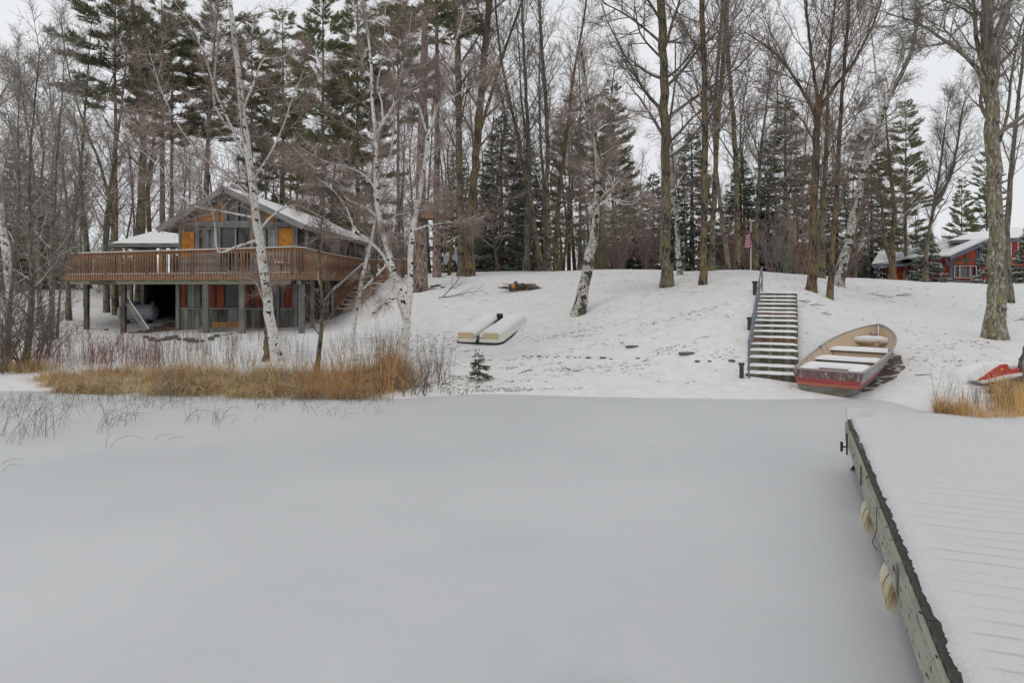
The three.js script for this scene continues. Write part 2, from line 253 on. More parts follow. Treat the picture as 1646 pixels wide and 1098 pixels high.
// styles of bare crowns
const twigs = (n3, n4, c = {}) => [{ n: n3, len: 0.42, ang: 0.8, start: 0.15, wander: 0.3, up: 0.05, segs: 4, sides: 4, rr: 0.5, rmin: 0.008, to: 'branchwork', ...c.a }, { n: n4, len: 0.45, ang: 0.8, start: 0.1, wander: 0.3, up: 0.04, segs: 2, sides: 3, rr: 0.6, rmin: 0.0055, lmin: 0.28, to: 'crown', ...c.b }, { n: c.m ?? 5, len: 0.5, ang: 0.75, start: 0.12, wander: 0.35, up: 0.02, segs: 1, sides: 3, rr: 0.8, rmin: 0.0042, lmin: 0.16, to: 'crown', ...c.c }];
const STY = {
  tall: { lv: [{ n: 26, len: 3.4, abs: 1, ang: 0.95, start: 0.28, wander: 0.22, up: 0.07, segs: 6, sides: 5, rr: 0.36, rmin: 0.014, to: 'branchwork' }, ...twigs(8, 6)] },
  oak: { lv: [{ n: 24, len: 4.2, abs: 1, ang: 1.15, start: 0.30, wander: 0.34, up: 0.05, segs: 7, sides: 5, rr: 0.42, rmin: 0.02, to: 'branchwork' }, ...twigs(7, 6, { m: 4, a: { wander: 0.45 }, b: { wander: 0.45 } })] },
  vase: { lv: [{ n: 15, len: 3.0, abs: 1, ang: 0.85, start: 0.12, wander: 0.3, up: 0.06, segs: 6, sides: 5, rr: 0.45, rmin: 0.014, to: 'branchwork' }, ...twigs(9, 6)] },
  slim: { lv: [{ n: 30, len: 1.9, abs: 1, ang: 0.95, start: 0.2, wander: 0.25, up: 0.07, segs: 5, sides: 4, rr: 0.3, rmin: 0.01, to: 'branchwork' }, ...twigs(8, 6)] },
  birch: { lv: [{ n: 16, len: 1.9, abs: 1, ang: 0.95, start: 0.2, wander: 0.4, up: -0.01, segs: 5, sides: 4, rr: 0.3, rmin: 0.009, to: 'branchwork' }, ...twigs(8, 6, { a: { up: -0.03, to: 'crown', rmin: 0.006, wander: 0.5 }, b: { up: -0.05, rmin: 0.0042, len: 0.5, lmin: 0.24, wander: 0.5 }, c: { up: -0.05, rmin: 0.0034, lmin: 0.14, len: 0.5 }, m: 4 })] },
  sparse: { lv: [{ n: 7, len: 1.2, abs: 1, ang: 0.9, start: 0.3, wander: 0.3, up: 0.0, segs: 5, sides: 4, rr: 0.4, rmin: 0.01, to: 'branchwork' }, ...twigs(6, 5, { a: { to: 'crown' }, m: 4 })] },
  far: { lv: [{ n: 26, len: 2.8, abs: 1, ang: 0.85, start: 0.15, wander: 0.25, up: 0.08, segs: 4, sides: 3, rr: 0.32, rmin: 0.016, to: 'branchwork' }, { n: 8, len: 0.42, ang: 0.8, start: 0.12, wander: 0.3, up: 0.05, segs: 2, sides: 3, rr: 0.5, rmin: 0.012, lmin: 0.5, to: 'crown' }, { n: 7, len: 0.5, ang: 0.8, start: 0.1, wander: 0.3, up: 0.04, segs: 1, sides: 3, rr: 0.8, rmin: 0.009, lmin: 0.3, to: 'crown' }] },
  dense: { lv: [{ n: 30, len: 1.7, abs: 1, ang: 1.0, start: 0.08, wander: 0.35, up: 0.04, segs: 5, sides: 4, rr: 0.35, rmin: 0.009, to: 'branchwork' }, ...twigs(6, 5, { m: 4 })] },
};
function smoothPath(pp, n) { return new THREE.CatmullRomCurve3(pp, false, 'centripetal').getPoints(n); }
// stems: list of { pts: world points relative to the base, r0, r1, flare, children cfg }
function makeTree(name, label, base, stems, mats, o = {}) {
  const t = thing(name, label, o.category ?? 'tree', base.toArray(), 0, o.group), rnd = RNG(o.seed ?? 1), bk = { branchwork: new GB(), crown: new GB(), ...(o.noSnow ? {} : { snow: new GB() }) };
  stems.forEach((s, si) => {
    const n = s.seg ?? 18, pts = smoothPath(s.pts, n), rad = pts.map((p, i) => { const q = i / n; return lerp(s.r0, s.r1, Math.pow(q, 0.9)) * (1 + (s.flare ?? 0) * Math.exp(-q * n * 0.9)); });
    for (let i = 1; i < pts.length; i++) { pts[i].x += (rnd() - 0.5) * rad[i] * 0.5; pts[i].z += (rnd() - 0.5) * rad[i] * 0.5; }
    if (s.flare) { pts.unshift(pts[0].clone().add(V(0, -0.25, 0))); rad.unshift(rad[0] * 1.12); }
    const g = new GB(); g.tube(pts, rad, s.sides ?? 12, 0.8, s.wob ?? 0.22, si + (o.seed ?? 1));
    mesh(s.part ?? 'trunk', g.geo(), s.mat ?? mats[0], t);
    if (s.style) sprout(bk, pts, rad, 0, s.style, rnd);
  });
  if (bk.branchwork.ni) tag(mesh('branchwork', bk.branchwork.geo(), mats[1], t), null, null, null, 'stuff');
  if (bk.crown.ni) mesh('crown', bk.crown.geo(), mats[2], t);
  if (bk.snow && bk.snow.ni) mesh('branch_snow', bk.snow.geo(), snowSoft, t).userData.kind = 'stuff';
  return t;
}
// a stem drawn through pixels at one distance (dz lets its top lean towards or away from the lens)
const stem = (base, d, px, r0, r1, style, o = {}) => ({ pts: px.map(([x, y, dd = 0]) => P(x, y, d + dd).sub(base)), r0, r1, style, ...o });
const sc = (st, f) => ({ ...st, lv: st.lv.map((l, i) => i ? l : { ...l, ...f }) });

// --- the white birches by the shore
{ // the big leaning one in front of the cabin
  const d = 17.6, b = G(444, d), S = STY.birch;
  const st = (px, r0, r1, f, o) => stem(b, d, px, r0, r1, f ? sc(S, f) : null, o);
  const top = [[446, 577], [438, 540], [430, 470], [418, 390], [410, 330], [400, 250], [390, 180], [384, 120], [375, 50], [366, -30], [352, -120, 0.5]];
  makeTree('white_birch', 'large leaning white birch with a dark split foot in front of the cabin deck', b, [
    st(top, 0.142, 0.045, { n: 16, start: 0.35, len: 2.1 }, { flare: 0.35, sides: 16, seg: 26 }),
    st([[432, 577], [429, 555], [430, 530], [432, 505]], 0.12, 0.03, null, { mat: MB.oak, flare: 0.3, part: 'split_foot' }),
    st([[402, 265], [378, 215], [352, 160], [330, 90], [308, 40], [280, 0, -1]], 0.044, 0.011, { n: 10, start: 0.1, len: 1.7 }, { part: 'limb' }),
    st([[394, 215], [370, 205], [345, 165], [347, 110], [350, 60], [341, 5]], 0.040, 0.010, { n: 9, start: 0.2, len: 1.6 }, { part: 'limb' }),
    st([[410, 330], [375, 290], [330, 255], [290, 205], [262, 150], [240, 80, 0.5]], 0.036, 0.008, { n: 16, start: 0.08, len: 1.8 }, { part: 'limb' }),
    st([[418, 385], [385, 395], [352, 405], [346, 360], [335, 320, -1], [290, 250, -1.5], [250, 215, -2]], 0.040, 0.008, { n: 14, start: 0.3, len: 1.5 }, { part: 'limb' }),
    st([[412, 350], [360, 340], [310, 330], [260, 270, 0.6], [205, 225, 1.2], [150, 190, 1.5]], 0.032, 0.006, { n: 16, start: 0.1, len: 1.7 }, { part: 'limb' }),
    st([[405, 290], [430, 255], [455, 205], [470, 160], [490, 110]], 0.036, 0.008, { n: 12, start: 0.2, len: 1.5 }, { part: 'limb' }),
    st([[390, 180], [410, 130], [425, 95], [450, 92], [480, 80]], 0.032, 0.008, { n: 9, start: 0.2, len: 1.6 }, { part: 'limb' }),
    st([[416, 372], [440, 345], [470, 330], [510, 345, -0.6], [545, 365, -1]], 0.032, 0.006, { n: 13, start: 0.2, len: 1.3 }, { part: 'limb' }),
    st([[434, 500], [422, 480], [412, 455], [398, 445]], 0.022, 0.006, { n: 6, start: 0.2, len: 0.8 }, { part: 'limb' }),
  ].map((s, i) => (i === 0 ? { ...s, mat: MB.birch } : s)), [MB.birch, BR.birch, TW.birch], { seed: 11 });
}
{ // the double birch
  const d = 15.6, b = G(645, d), S = STY.birch, st = (px, r0, r1, f, o) => stem(b, d, px, r0, r1, f ? sc(S, f) : null, o);
  makeTree('white_birch', 'tall white birch with two forking stems at the end of the grass band', b, [
    st([[646, 594], [648, 570], [652, 540], [653, 515], [648, 490], [640, 465], [628, 420], [618, 385], [608, 335], [604, 280], [605, 230], [601, 190], [598, 145], [596, 90], [590, 40], [580, -20]], 0.110, 0.02, { n: 14, start: 0.4, len: 1.5 }, { flare: 0.3, sides: 14, seg: 26, mat: MB.birch }),
    st([[652, 545], [656, 500], [660, 455], [660, 420], [664, 370], [674, 315], [684, 260], [687, 225], [698, 190], [706, 165], [717, 140], [720, 100], [732, 70], [745, 20]], 0.08, 0.018, { n: 13, start: 0.4, len: 1.4 }, { sides: 12, seg: 24, part: 'limb' }),
    st([[605, 228], [613, 200], [630, 175], [636, 150], [645, 120], [655, 70], [662, 20]], 0.036, 0.008, { n: 10, start: 0.2, len: 1.4 }, { part: 'limb' }),
    st([[616, 195], [614, 165], [607, 140], [612, 110], [618, 60], [620, 0]], 0.028, 0.008, { n: 8, start: 0.2, len: 1.3 }, { part: 'limb' }),
    st([[626, 178], [650, 152], [672, 138], [685, 130]], 0.024, 0.006, { n: 6, start: 0.2, len: 1.0 }, { part: 'limb' }),
    st([[686, 212], [678, 185], [670, 160], [660, 140], [648, 118], [642, 80]], 0.028, 0.006, { n: 8, start: 0.2, len: 1.1 }, { part: 'limb' }),
    st([[706, 172], [730, 155], [758, 138], [775, 133]], 0.024, 0.006, { n: 6, start: 0.3, len: 1.0 }, { part: 'limb' }),
    st([[620, 392], [603, 345], [580, 330], [556, 318], [550, 300], [525, 280, -0.5], [500, 265, -1], [470, 235, -1.4]], 0.036, 0.006, { n: 7, start: 0.15, len: 1.3 }, { part: 'limb' }),
    st([[634, 445], [612, 405], [590, 385], [570, 365], [555, 330], [530, 300], [508, 285], [480, 262, -0.8]], 0.040, 0.006, { n: 8, start: 0.2, len: 1.3 }, { part: 'limb' }),
    st([[607, 310], [590, 285], [560, 268], [530, 262], [505, 250], [480, 235]], 0.028, 0.006, { n: 6, start: 0.1, len: 1.3 }, { part: 'limb' }),
    st([[664, 370], [690, 362], [720, 358], [755, 357]], 0.028, 0.005, { n: 6, start: 0.3, len: 0.8 }, { part: 'limb' }),
    st([[664, 355], [672, 340], [690, 335], [702, 335]], 0.021, 0.005, { n: 5, start: 0.3, len: 0.8 }, { part: 'limb' }),
    st([[662, 400], [650, 345], [632, 350], [626, 385]], 0.019, 0.005, { n: 5, start: 0.3, len: 0.7 }, { part: 'limb' }),
    st([[652, 520], [630, 468], [604, 455], [572, 470]], 0.024, 0.005, { n: 5, start: 0.3, len: 0.7 }, { part: 'limb' }),
  ], [MB.birch, BR.birch, TW.birch], { seed: 23 });
}
{ // the slender one behind it
  const d = 17, b = G(566, d);
  makeTree('white_birch', 'slender white birch stem standing between the deck stairs and the two-stemmed birch', b, [stem(b, d, [[566, 562], [568, 530], [575, 490], [581, 455], [586, 430], [595, 395], [603, 355], [612, 315], [622, 275], [630, 235], [635, 175], [633, 140], [630, 90]], 0.056, 0.012, sc(STY.birch, { n: 12, start: 0.45, len: 1.0 }), { seg: 22, flare: 0.2 })], [MB.birch, BR.birch, TW.birch], { seed: 31 });
}
{ // the leaning one on the slope
  const d = onGround(930, 506).z * -1, b = G(929, d), k = d / F;
  makeTree('leaning_birch', 'crooked birch leaning on the open slope, its foot green with moss', b, [
    stem(b, d, [[929, 506], [937, 460], [946, 420], [955, 375], [958, 330], [963, 285], [960, 240], [952, 205], [945, 175], [938, 120], [932, 70]], 9 * k, 3.2 * k, sc(STY.birch, { n: 16, start: 0.35, len: 1.5 }), { seg: 22, flare: 0.35, mat: MB.birchLow }),
    stem(b, d, [[960, 330], [978, 318], [985, 300], [980, 285], [972, 272]], 3 * k, 1.2 * k, sc(STY.sparse, { n: 6 }), { part: 'limb', mat: MB.birch }),
    stem(b, d, [[961, 300], [1000, 328], [1030, 325]], 1.6 * k, 0.6 * k, sc(STY.sparse, { n: 6 }), { part: 'limb', mat: MB.birch }),
    stem(b, d, [[952, 215], [975, 200], [1005, 195]], 1.8 * k, 0.6 * k, sc(STY.sparse, { n: 6 }), { part: 'limb', mat: MB.birch }),
    stem(b, d, [[948, 195], [930, 180], [915, 185]], 1.6 * k, 0.6 * k, sc(STY.sparse, { n: 6 }), { part: 'limb', mat: MB.birch }),
  ], [MB.birch, BR.birch, TW.birch], { seed: 41, category: 'tree' });
}
{ const d = 25, b = G(1092, d), k = d / F; makeTree('white_birch', 'thin white birch just behind the mossy oak on the ridge', b, [stem(b, d, [[1092, 452], [1090, 400], [1087, 350], [1082, 300], [1080, 250], [1074, 190]], 5 * k, 2 * k, sc(STY.birch, { n: 12, start: 0.4, len: 1.4 }), { flare: 0.3, mat: MB.birchLow })], [MB.birch, BR.birch, TW.birch], { seed: 43 }); }
{ const d = 24.5, b = G(1347, d), k = d / F; makeTree('leaning_birch', 'big birch with a mossy grey stem leaning away above the rowboat and forking high up', b, [
  stem(b, d, [[1347, 456], [1354, 420], [1366, 380], [1380, 310], [1393, 250], [1408, 210], [1418, 180], [1432, 150], [1450, 115], [1468, 70], [1474, 20]], 8 * k, 2.4 * k, sc(STY.birch, { n: 12, start: 0.45, len: 1.8 }), { flare: 0.25, seg: 24, mat: MB.birchLow }),
  stem(b, d, [[1418, 180], [1428, 150], [1442, 110], [1452, 60]], 4 * k, 1.5 * k, sc(STY.birch, { n: 8, start: 0.2, len: 1.5 }), { part: 'limb' }),
  stem(b, d, [[1415, 180], [1410, 140], [1405, 100], [1400, 50]], 2.5 * k, 1 * k, sc(STY.birch, { n: 7, start: 0.2, len: 1.4 }), { part: 'limb' }),
], [MB.birch, BR.birch, TW.grey], { seed: 47 }); }
{ const d = 21, b = G(22, d), k = d / F; makeTree('white_birch', 'white birch at the shore thicket, cut by the edge of the view', b, [stem(b, d, [[24, 560], [22, 500], [14, 430], [6, 370], [0, 300], [-8, 200], [-20, 80]], 8 * k, 3 * k, sc(STY.birch, { n: 12, start: 0.4 }), { flare: 0.2 })], [MB.birch, BR.birch, TW.birch], { seed: 53 }); }

// --- bare hardwoods on the bank, drawn through the photograph's trunks
function hard(name, label, px, d, w0, w1, style, mats, seed, limbs = [], o = {}) {
  const b = G(px[0][0], d), k = d / F / 2 * 0.8, st = [stem(b, d, px, w0 * k, w1 * k, style, { flare: o.flare ?? 0.4, seg: 24, sides: 14, mat: mats[0] })];
  st[0].pts[0].y = Math.min(st[0].pts[0].y, 0); if (px[0][1] !== undefined) st[0].pts[0].set(0, 0, 0);
  for (const [lp, lw0, lw1, ls] of limbs) st.push(stem(b, d, lp, lw0 * k, lw1 * k, ls ?? style, { part: 'limb', mat: mats[0], sides: 9 }));
  return makeTree(name, label, b, st, mats, { seed, category: 'tree', ...o });
}
const mo = [MB.oak, BR.dark, TW.dark], ml = [MB.lichen, BR.grey, TW.grey], mb = [MB.brown, BR.brown, TW.brown], mg = [MB.grey, BR.grey, TW.grey];
hard('oak_tree', 'thick mossy oak with a flared foot standing alone in the middle of the slope top', [[1072, 463], [1069, 400], [1069, 300], [1068, 200], [1066, 100], [1062, 0], [1058, -120]], 21.5, 22, 14, sc(STY.oak, { start: 0.25, n: 20 }), mo, 61, [
  [[[1069, 235], [1092, 212], [1112, 190], [1135, 168]], 6, 2, sc(STY.oak, { n: 6, len: 1.6 })], [[[1068, 180], [1040, 150], [1015, 115], [1000, 95]], 5, 2, sc(STY.oak, { n: 6, len: 1.6 })],
  [[[1066, 130], [1095, 105], [1120, 70]], 6, 2, sc(STY.oak, { n: 6, len: 1.8 })], [[[1064, 70], [1035, 45], [1000, 20], [970, 5]], 6, 2, sc(STY.oak, { n: 6, len: 1.8 })], [[[1064, 95], [1030, 55], [1020, 10]], 5, 2, sc(STY.oak, { n: 6, len: 1.6 })]]);
hard('bare_tree', 'straight brown-barked tree to the left of the flagpole, its foot on the slope top', [[1129, 464], [1131, 380], [1132, 280], [1133, 180], [1130, 80], [1127, -20], [1124, -120]], 21, 14, 9, sc(STY.tall, { n: 22, start: 0.4 }), mb, 67);
hard('bare_tree', 'thin dark tree standing tight behind the straight brown-barked one', [[1143, 441], [1146, 350], [1150, 250], [1158, 150], [1166, 50], [1172, -60]], 26, 11, 7, sc(STY.tall, { n: 18, start: 0.4 }), mo, 71);
hard('bare_tree', 'slender tree bending back from its foot, first of three before the flag', [[1170, 436], [1163, 370], [1154, 300], [1148, 220], [1152, 120], [1160, 20], [1166, -80]], 28, 9, 6, sc(STY.tall, { n: 16, start: 0.35 }), mg, 73);
hard('bare_tree', 'upright mossy tree next to the flag with a bare stem', [[1186, 436], [1185, 350], [1182, 260], [1176, 160], [1168, 70], [1162, -40]], 29, 11, 7, sc(STY.tall, { n: 18, start: 0.35 }), mo, 79);
hard('bare_tree', 'narrow tree directly behind the flagpole', [[1214, 436], [1216, 360], [1220, 280], [1226, 210], [1234, 150], [1240, 80]], 31, 10, 1.2, sc(STY.tall, { n: 18, start: 0.4 }), mo, 83);
hard('maple_tree', 'brown-barked tree opening into a wide vase of limbs above the bank stairs', [[1303, 467], [1305, 400], [1308, 330], [1311, 250], [1314, 190], [1316, 160]], 20.5, 18, 12, null, mb, 89, [
  [[[1314, 195], [1300, 165], [1280, 130], [1255, 95], [1225, 70], [1195, 50]], 8, 2, sc(STY.vase, { n: 12 })], [[[1315, 175], [1308, 120], [1300, 60], [1295, 0], [1290, -80]], 8, 3, sc(STY.vase, { n: 14 })],
  [[[1316, 165], [1330, 110], [1335, 60], [1342, 0], [1345, -70]], 8, 3, sc(STY.vase, { n: 14 })], [[[1318, 175], [1340, 140], [1365, 110], [1388, 70], [1410, 20], [1425, -40]], 8, 2.5, sc(STY.vase, { n: 14 })],
  [[[1306, 225], [1290, 195], [1262, 170], [1235, 160]], 4, 1.5, sc(STY.vase, { n: 8, len: 2 })], [[[1310, 280], [1330, 250], [1352, 205], [1372, 185]], 4, 1.4, sc(STY.vase, { n: 8, len: 2 })]]);
hard('bare_tree', 'thin brown tree close behind the vase-shaped one, leaning a little', [[1333, 471], [1338, 400], [1343, 320], [1347, 250], [1351, 180], [1356, 110], [1362, 40], [1366, -30]], 20.3, 11, 5, sc(STY.tall, { n: 20, start: 0.3, len: 2.6 }), mb, 97);
hard('oak_tree', 'stout lichen-covered oak beside the snowy dock shore, limbs spreading over the red house', [[1598, 538], [1600, 470], [1601, 400], [1600, 320], [1597, 250], [1593, 190], [1589, 110], [1586, 40], [1583, -60]], 17.5, 33, 20, sc(STY.oak, { n: 10, start: 0.5, len: 2.6 }), ml, 101, [
  [[[1594, 200], [1572, 115], [1545, 85], [1510, 60], [1470, 35], [1425, 22]], 12, 2, sc(STY.oak, { n: 11, len: 1.6 })], [[[1592, 140], [1570, 70], [1566, 20], [1562, -40]], 11, 5, sc(STY.oak, { n: 7, len: 1.8 })],
  [[[1568, 30], [1545, 12], [1515, 0], [1490, -8]], 6, 2, sc(STY.oak, { n: 6, len: 1.4 })], [[[1595, 110], [1620, 90], [1640, 60], [1665, 40]], 8, 3, sc(STY.oak, { n: 7, len: 1.6 })],
  [[[1604, 230], [1617, 190], [1625, 120], [1636, 60], [1650, 10]], 7, 3, sc(STY.oak, { n: 9, len: 1.6 })], [[[1598, 60], [1612, 20], [1635, -20]], 8, 3, sc(STY.oak, { n: 6, len: 1.6 })], [[[1550, 90], [1530, 60], [1505, 40], [1480, 50]], 4, 1.2, sc(STY.oak, { n: 7, len: 1.2 })]], { flare: 0.55 });
hard('bare_tree', 'dark trunk half hidden behind the stout lichen oak', [[1621, 471], [1620, 430], [1618, 370], [1622, 300], [1630, 220], [1640, 120], [1650, 0]], 24, 15, 4, sc(STY.tall, { n: 18, start: 0.35 }), mg, 103);
hard('bare_tree', 'grey-brown trunk in a tight pair behind the pink-barked pine, the darker stem', [[741, 443], [741, 350], [739, 250], [737, 150], [734, 50], [731, -60]], 29.5, 15, 11, sc(STY.tall, { n: 16, start: 0.4 }), mo, 107);
hard('bare_tree', 'grey-brown trunk in a tight pair on the ridge, the one leaning to the open slope', [[754, 444], [756, 380], [762, 290], [768, 210], [774, 140], [782, 60], [792, -60]], 29, 18, 12, sc(STY.tall, { n: 14, start: 0.4 }), mb, 109, [[[[762, 250], [778, 190], [796, 130], [815, 70], [840, 0]], 9, 4, sc(STY.tall, { n: 12 })]]);
hard('bare_tree', 'tree at the shore thicket with a grey stem, nearest the dry grass', [[42, 575], [50, 520], [52, 450], [50, 380], [48, 300], [52, 220], [60, 130], [66, 70]], 17.5, 13, 1, sc(STY.dense, { n: 34, start: 0.12, len: 1.9 }), mg, 113);
hard('bare_tree', 'grey tree on the snow between the shore thicket and the deck corner', [[82, 522], [84, 470], [84, 420], [88, 340], [92, 260], [100, 170], [104, 90]], 24, 12, 1, sc(STY.dense, { n: 34, start: 0.2, len: 2.2 }), mg, 127);
hard('bare_tree', 'thin sapling leaning beside the deck corner', [[93, 517], [98, 470], [104, 430], [115, 380], [128, 320], [134, 270]], 24.5, 5, .8, sc(STY.slim, { n: 16, start: 0.3, len: 1.2 }), mg, 131);
hard('bare_tree', 'tangled tree at the very edge of the shore with many fine low branches', [[12, 570], [18, 480], [26, 400], [32, 300], [30, 200], [34, 110]], 19, 10, 1, sc(STY.dense, { n: 40, start: 0.08, len: 2.0 }), mg, 137);
hard('bare_tree', 'olive-stemmed tree behind the shelter roof, heaviest of the trees there', [[226, 440], [227, 370], [229, 300], [231, 230], [228, 160], [222, 90], [214, 0], [210, -90]], 37, 17, 5, sc(STY.tall, { n: 26, start: 0.35, len: 3.6 }), mo, 139);
hard('bare_tree', 'bare tree arching towards the shelter with long curved limbs', [[186, 440], [184, 380], [176, 320], [160, 260], [140, 210], [120, 150], [105, 80], [98, 20]], 35, 9, 1, sc(STY.tall, { n: 26, start: 0.3, len: 3 }), mo, 149);
hard('bare_tree', 'bare tree forking low beyond the empty deck corner', [[140, 445], [138, 390], [134, 330], [131, 270], [136, 200], [142, 120], [146, 60], [150, 20]], 38, 9, 1, sc(STY.tall, { n: 26, start: 0.25, len: 3 }), mg, 151);
// the multi-stemmed clump left of the leaning birch
hard('bare_tree', 'trunk standing straight at the left of the crossing stems on the ridge', [[846, 436], [847, 380], [849, 320], [850, 250], [846, 160], [842, 80], [838, -10]], 33, 13, 4, sc(STY.tall, { n: 20, start: 0.4 }), mg, 157);
hard('bare_tree', 'long stem slanting across the gap between two straight trunks on the ridge', [[872, 436], [862, 380], [850, 310], [838, 250], [826, 190], [810, 120], [800, 50], [794, -40]], 32, 11, 3, sc(STY.tall, { n: 22, start: 0.4 }), mo, 163);
hard('bare_tree', 'second slanting stem close beside the long slanting one', [[866, 438], [858, 370], [853, 310], [848, 240], [838, 160], [835, 90], [830, 30]], 34, 8, 1.5, sc(STY.tall, { n: 18, start: 0.4 }), mo, 167);
hard('bare_tree', 'tall pale stem rising from the clump left of the crooked birch', [[882, 436], [881, 370], [879, 300], [880, 230], [876, 150], [870, 70], [866, -20]], 33, 10, 6, sc(STY.tall, { n: 22, start: 0.35 }), mg, 173);
hard('bare_tree', 'rust-footed trunk on the ridge beside the crooked birch', [[894, 436], [894, 380], [899, 310], [906, 250], [914, 190], [922, 120], [935, 50], [945, -20]], 32, 12, 3, sc(STY.tall, { n: 24, start: 0.35 }), mb, 179);
hard('bare_tree', 'forked bare tree behind the small snowy spruce by the red house', [[1487, 440], [1490, 390], [1500, 330], [1510, 270], [1518, 210], [1524, 160]], 36, 9, 1, sc(STY.vase, { n: 26, start: 0.3, len: 2.4 }), mo, 181, [[[[1503, 330], [1528, 280], [1538, 230], [1545, 180], [1556, 140]], 8, 1, sc(STY.vase, { n: 20, start: 0.1, len: 2.2 })]]);
hard('bare_tree', 'stout bare tree with two trunks in front of the low snowy wing of the house', [[1434, 444], [1434, 400], [1436, 340], [1430, 270], [1424, 200], [1420, 150]], 33, 13, 1.5, sc(STY.slim, { n: 24, start: 0.25, len: 2.2 }), mb, 191, [[[[1434, 430], [1422, 390], [1417, 340], [1412, 280], [1406, 230]], 8, 1, sc(STY.slim, { n: 14, len: 1.8 })]]);
hard('bare_tree', 'dark trunk beside the leaning birch, just beyond the crest', [[1318, 446], [1320, 380], [1324, 300], [1328, 220], [1330, 140], [1334, 60]], 27, 16, 2, sc(STY.slim, { n: 26, start: 0.3, len: 2.2 }), mo, 193);

hard('bare_tree', 'bare tree with long arching limbs above the empty end of the deck', [[172, 440], [170, 380], [176, 320], [186, 250], [196, 170], [204, 90], [208, 20]], 36, 10, 1.5, sc(STY.tall, { n: 30, start: 0.25, len: 3.4 }), [MB.grey, BR.brown, TW.brown], 601);
hard('bare_tree', 'brown-twigged tree left of the cabin gable behind the shelter roof', [[244, 440], [242, 380], [238, 310], [246, 240], [252, 170], [250, 100], [246, 30]], 40, 11, 2, sc(STY.tall, { n: 30, start: 0.3, len: 3.4 }), [MB.brown, BR.brown, TW.birch], 603);
hard('bare_tree', 'grey tree behind the shore thicket reaching into the open sky', [[66, 470], [62, 400], [60, 320], [50, 240], [38, 160], [30, 90]], 30, 9, 1, sc(STY.tall, { n: 30, start: 0.2, len: 2.8 }), mg, 607);
hard('bare_tree', 'curved grey tree left of the deck corner reaching into the open sky', [[112, 450], [110, 390], [108, 320], [96, 250], [84, 170], [76, 100]], 32, 9, 1, sc(STY.tall, { n: 30, start: 0.2, len: 2.8 }), mg, 611);
// twiggy red-brown saplings: two grown, the rest copies
{ const sp = []; for (let i = 0; i < 2; i++) { const r = RNG(620 + i), H = 6.5 + i; sp.push(makeTree('twiggy_sapling', i ? 'red-brown twiggy sapling right beside the paired trunks' : 'red-brown twiggy sapling behind the stem of the slender birch', V(0, 0, 0), [{ pts: [V(0, 0, 0), V(0.2, H * 0.35, 0.1), V(-0.1, H * 0.7, -0.2), V(0.3 * i, H, 0)], r0: 0.07, r1: 0.012, style: sc(STY.birch, { n: 30, start: 0.18, len: 2.1 }), flare: 0.3, sides: 8, seg: 10 }], [MB.brown, TW.birch, TW.birch], { seed: 630 + i })); }
  sp[0].position.copy(G(600, 31)); sp[1].position.copy(G(722, 31));
  for (const [k, px, d, s, l, tn] of [[1, 545, 47, 1.1, 'red-brown twiggy sapling behind the cabin roof end', 1], [1, 648, 34, 1.1, 'red-brown twiggy sapling between the stems of the forked birch', 3], [0, 800, 33, 0.9, 'red-brown twiggy sapling in front of the dark ridge spruce', 4], [1, 965, 34, 1.1, 'red-brown twiggy sapling behind the crooked birch', 5], [0, 905, 36, 1.1, 'red-brown twiggy sapling beside the rust-footed trunk', 6], [1, 1275, 30, 0.85, 'red-brown twiggy sapling left of the vase-shaped tree', 0.5], [0, 1375, 34, 0.95, 'red-brown twiggy sapling under the leaning mossy birch', 1.5], [1, 310, 46, 1.35, 'red-brown twiggy sapling rising behind the cabin gable', 2.5], [0, 405, 47, 1.5, 'red-brown twiggy sapling above the cabin ridge', 3.5]])
    copyTree(sp[k], 'twiggy_sapling', l, null, G(px, d), [s, s], tn); }
{ const b = onGround(1652, 622); const d = -b.z; hard('bare_tree', 'dark rough trunk at the frame edge beside the red boat', [[1650, 620], [1650, 580], [1662, 520], [1690, 420], [1720, 300]], d, 26, 14, null, mg, 197); }
{ const d = 15.5, b = G(513, d), k = d / F; makeTree('bare_sapling', 'thin dark sapling with a spread of fine twigs in front of the deck', b, [stem(b, d, [[510, 590], [515, 545], [518, 500], [516, 450], [514, 400], [518, 350]], 4 * k, 1.2 * k, sc({ ...STY.dense, lv: [STY.dense.lv[0], ...twigs(4, 4, { m: 3, a: { rmin: 0.005 }, b: { rmin: 0.004, lmin: 0.15 }, c: { rmin: 0.003, lmin: 0.09 } })] }, { n: 26, start: 0.25, len: 0.75 }), { flare: 0.2 })], [MB.oak, BR.dark, TW.brown], { seed: 199 }); }

// --- needle trees
function needleTuft(gb, p, dir, len, w, n, rnd, col) {
  for (let i = 0; i < n; i++) {
    const d = turnDir(dir, 0.25 + rnd() * 0.75, rnd() * 6.283), s = new THREE.Vector3(rnd() - 0.5, rnd() - 0.5, rnd() - 0.5).cross(d).normalize(), nn = new THREE.Vector3().crossVectors(s, d), L = len * (0.7 + 0.5 * rnd()), o = p.clone().addScaledVector(dir, (rnd() - 0.5) * len * 0.8), c = 0.75 + 0.5 * rnd(), cc = [col[0] * c, col[1] * c, col[2] * c];
    gb.room(3, 3); const a = gb.v(o.x - s.x * w, o.y - s.y * w, o.z - s.z * w, nn.x, nn.y, nn.z, 0, 0, cc), b = gb.v(o.x + s.x * w, o.y + s.y * w, o.z + s.z * w, nn.x, nn.y, nn.z, 1, 0, cc), e = gb.v(o.x + d.x * L, o.y + d.y * L, o.z + d.z * L, nn.x, nn.y, nn.z, 0.5, 1, cc); gb.t(a, b, e);
  }
}
const needleM = new THREE.MeshPhysicalMaterial({ vertexColors: true, roughness: 1, transmission: 0.3, thickness: 0, side: THREE.DoubleSide });
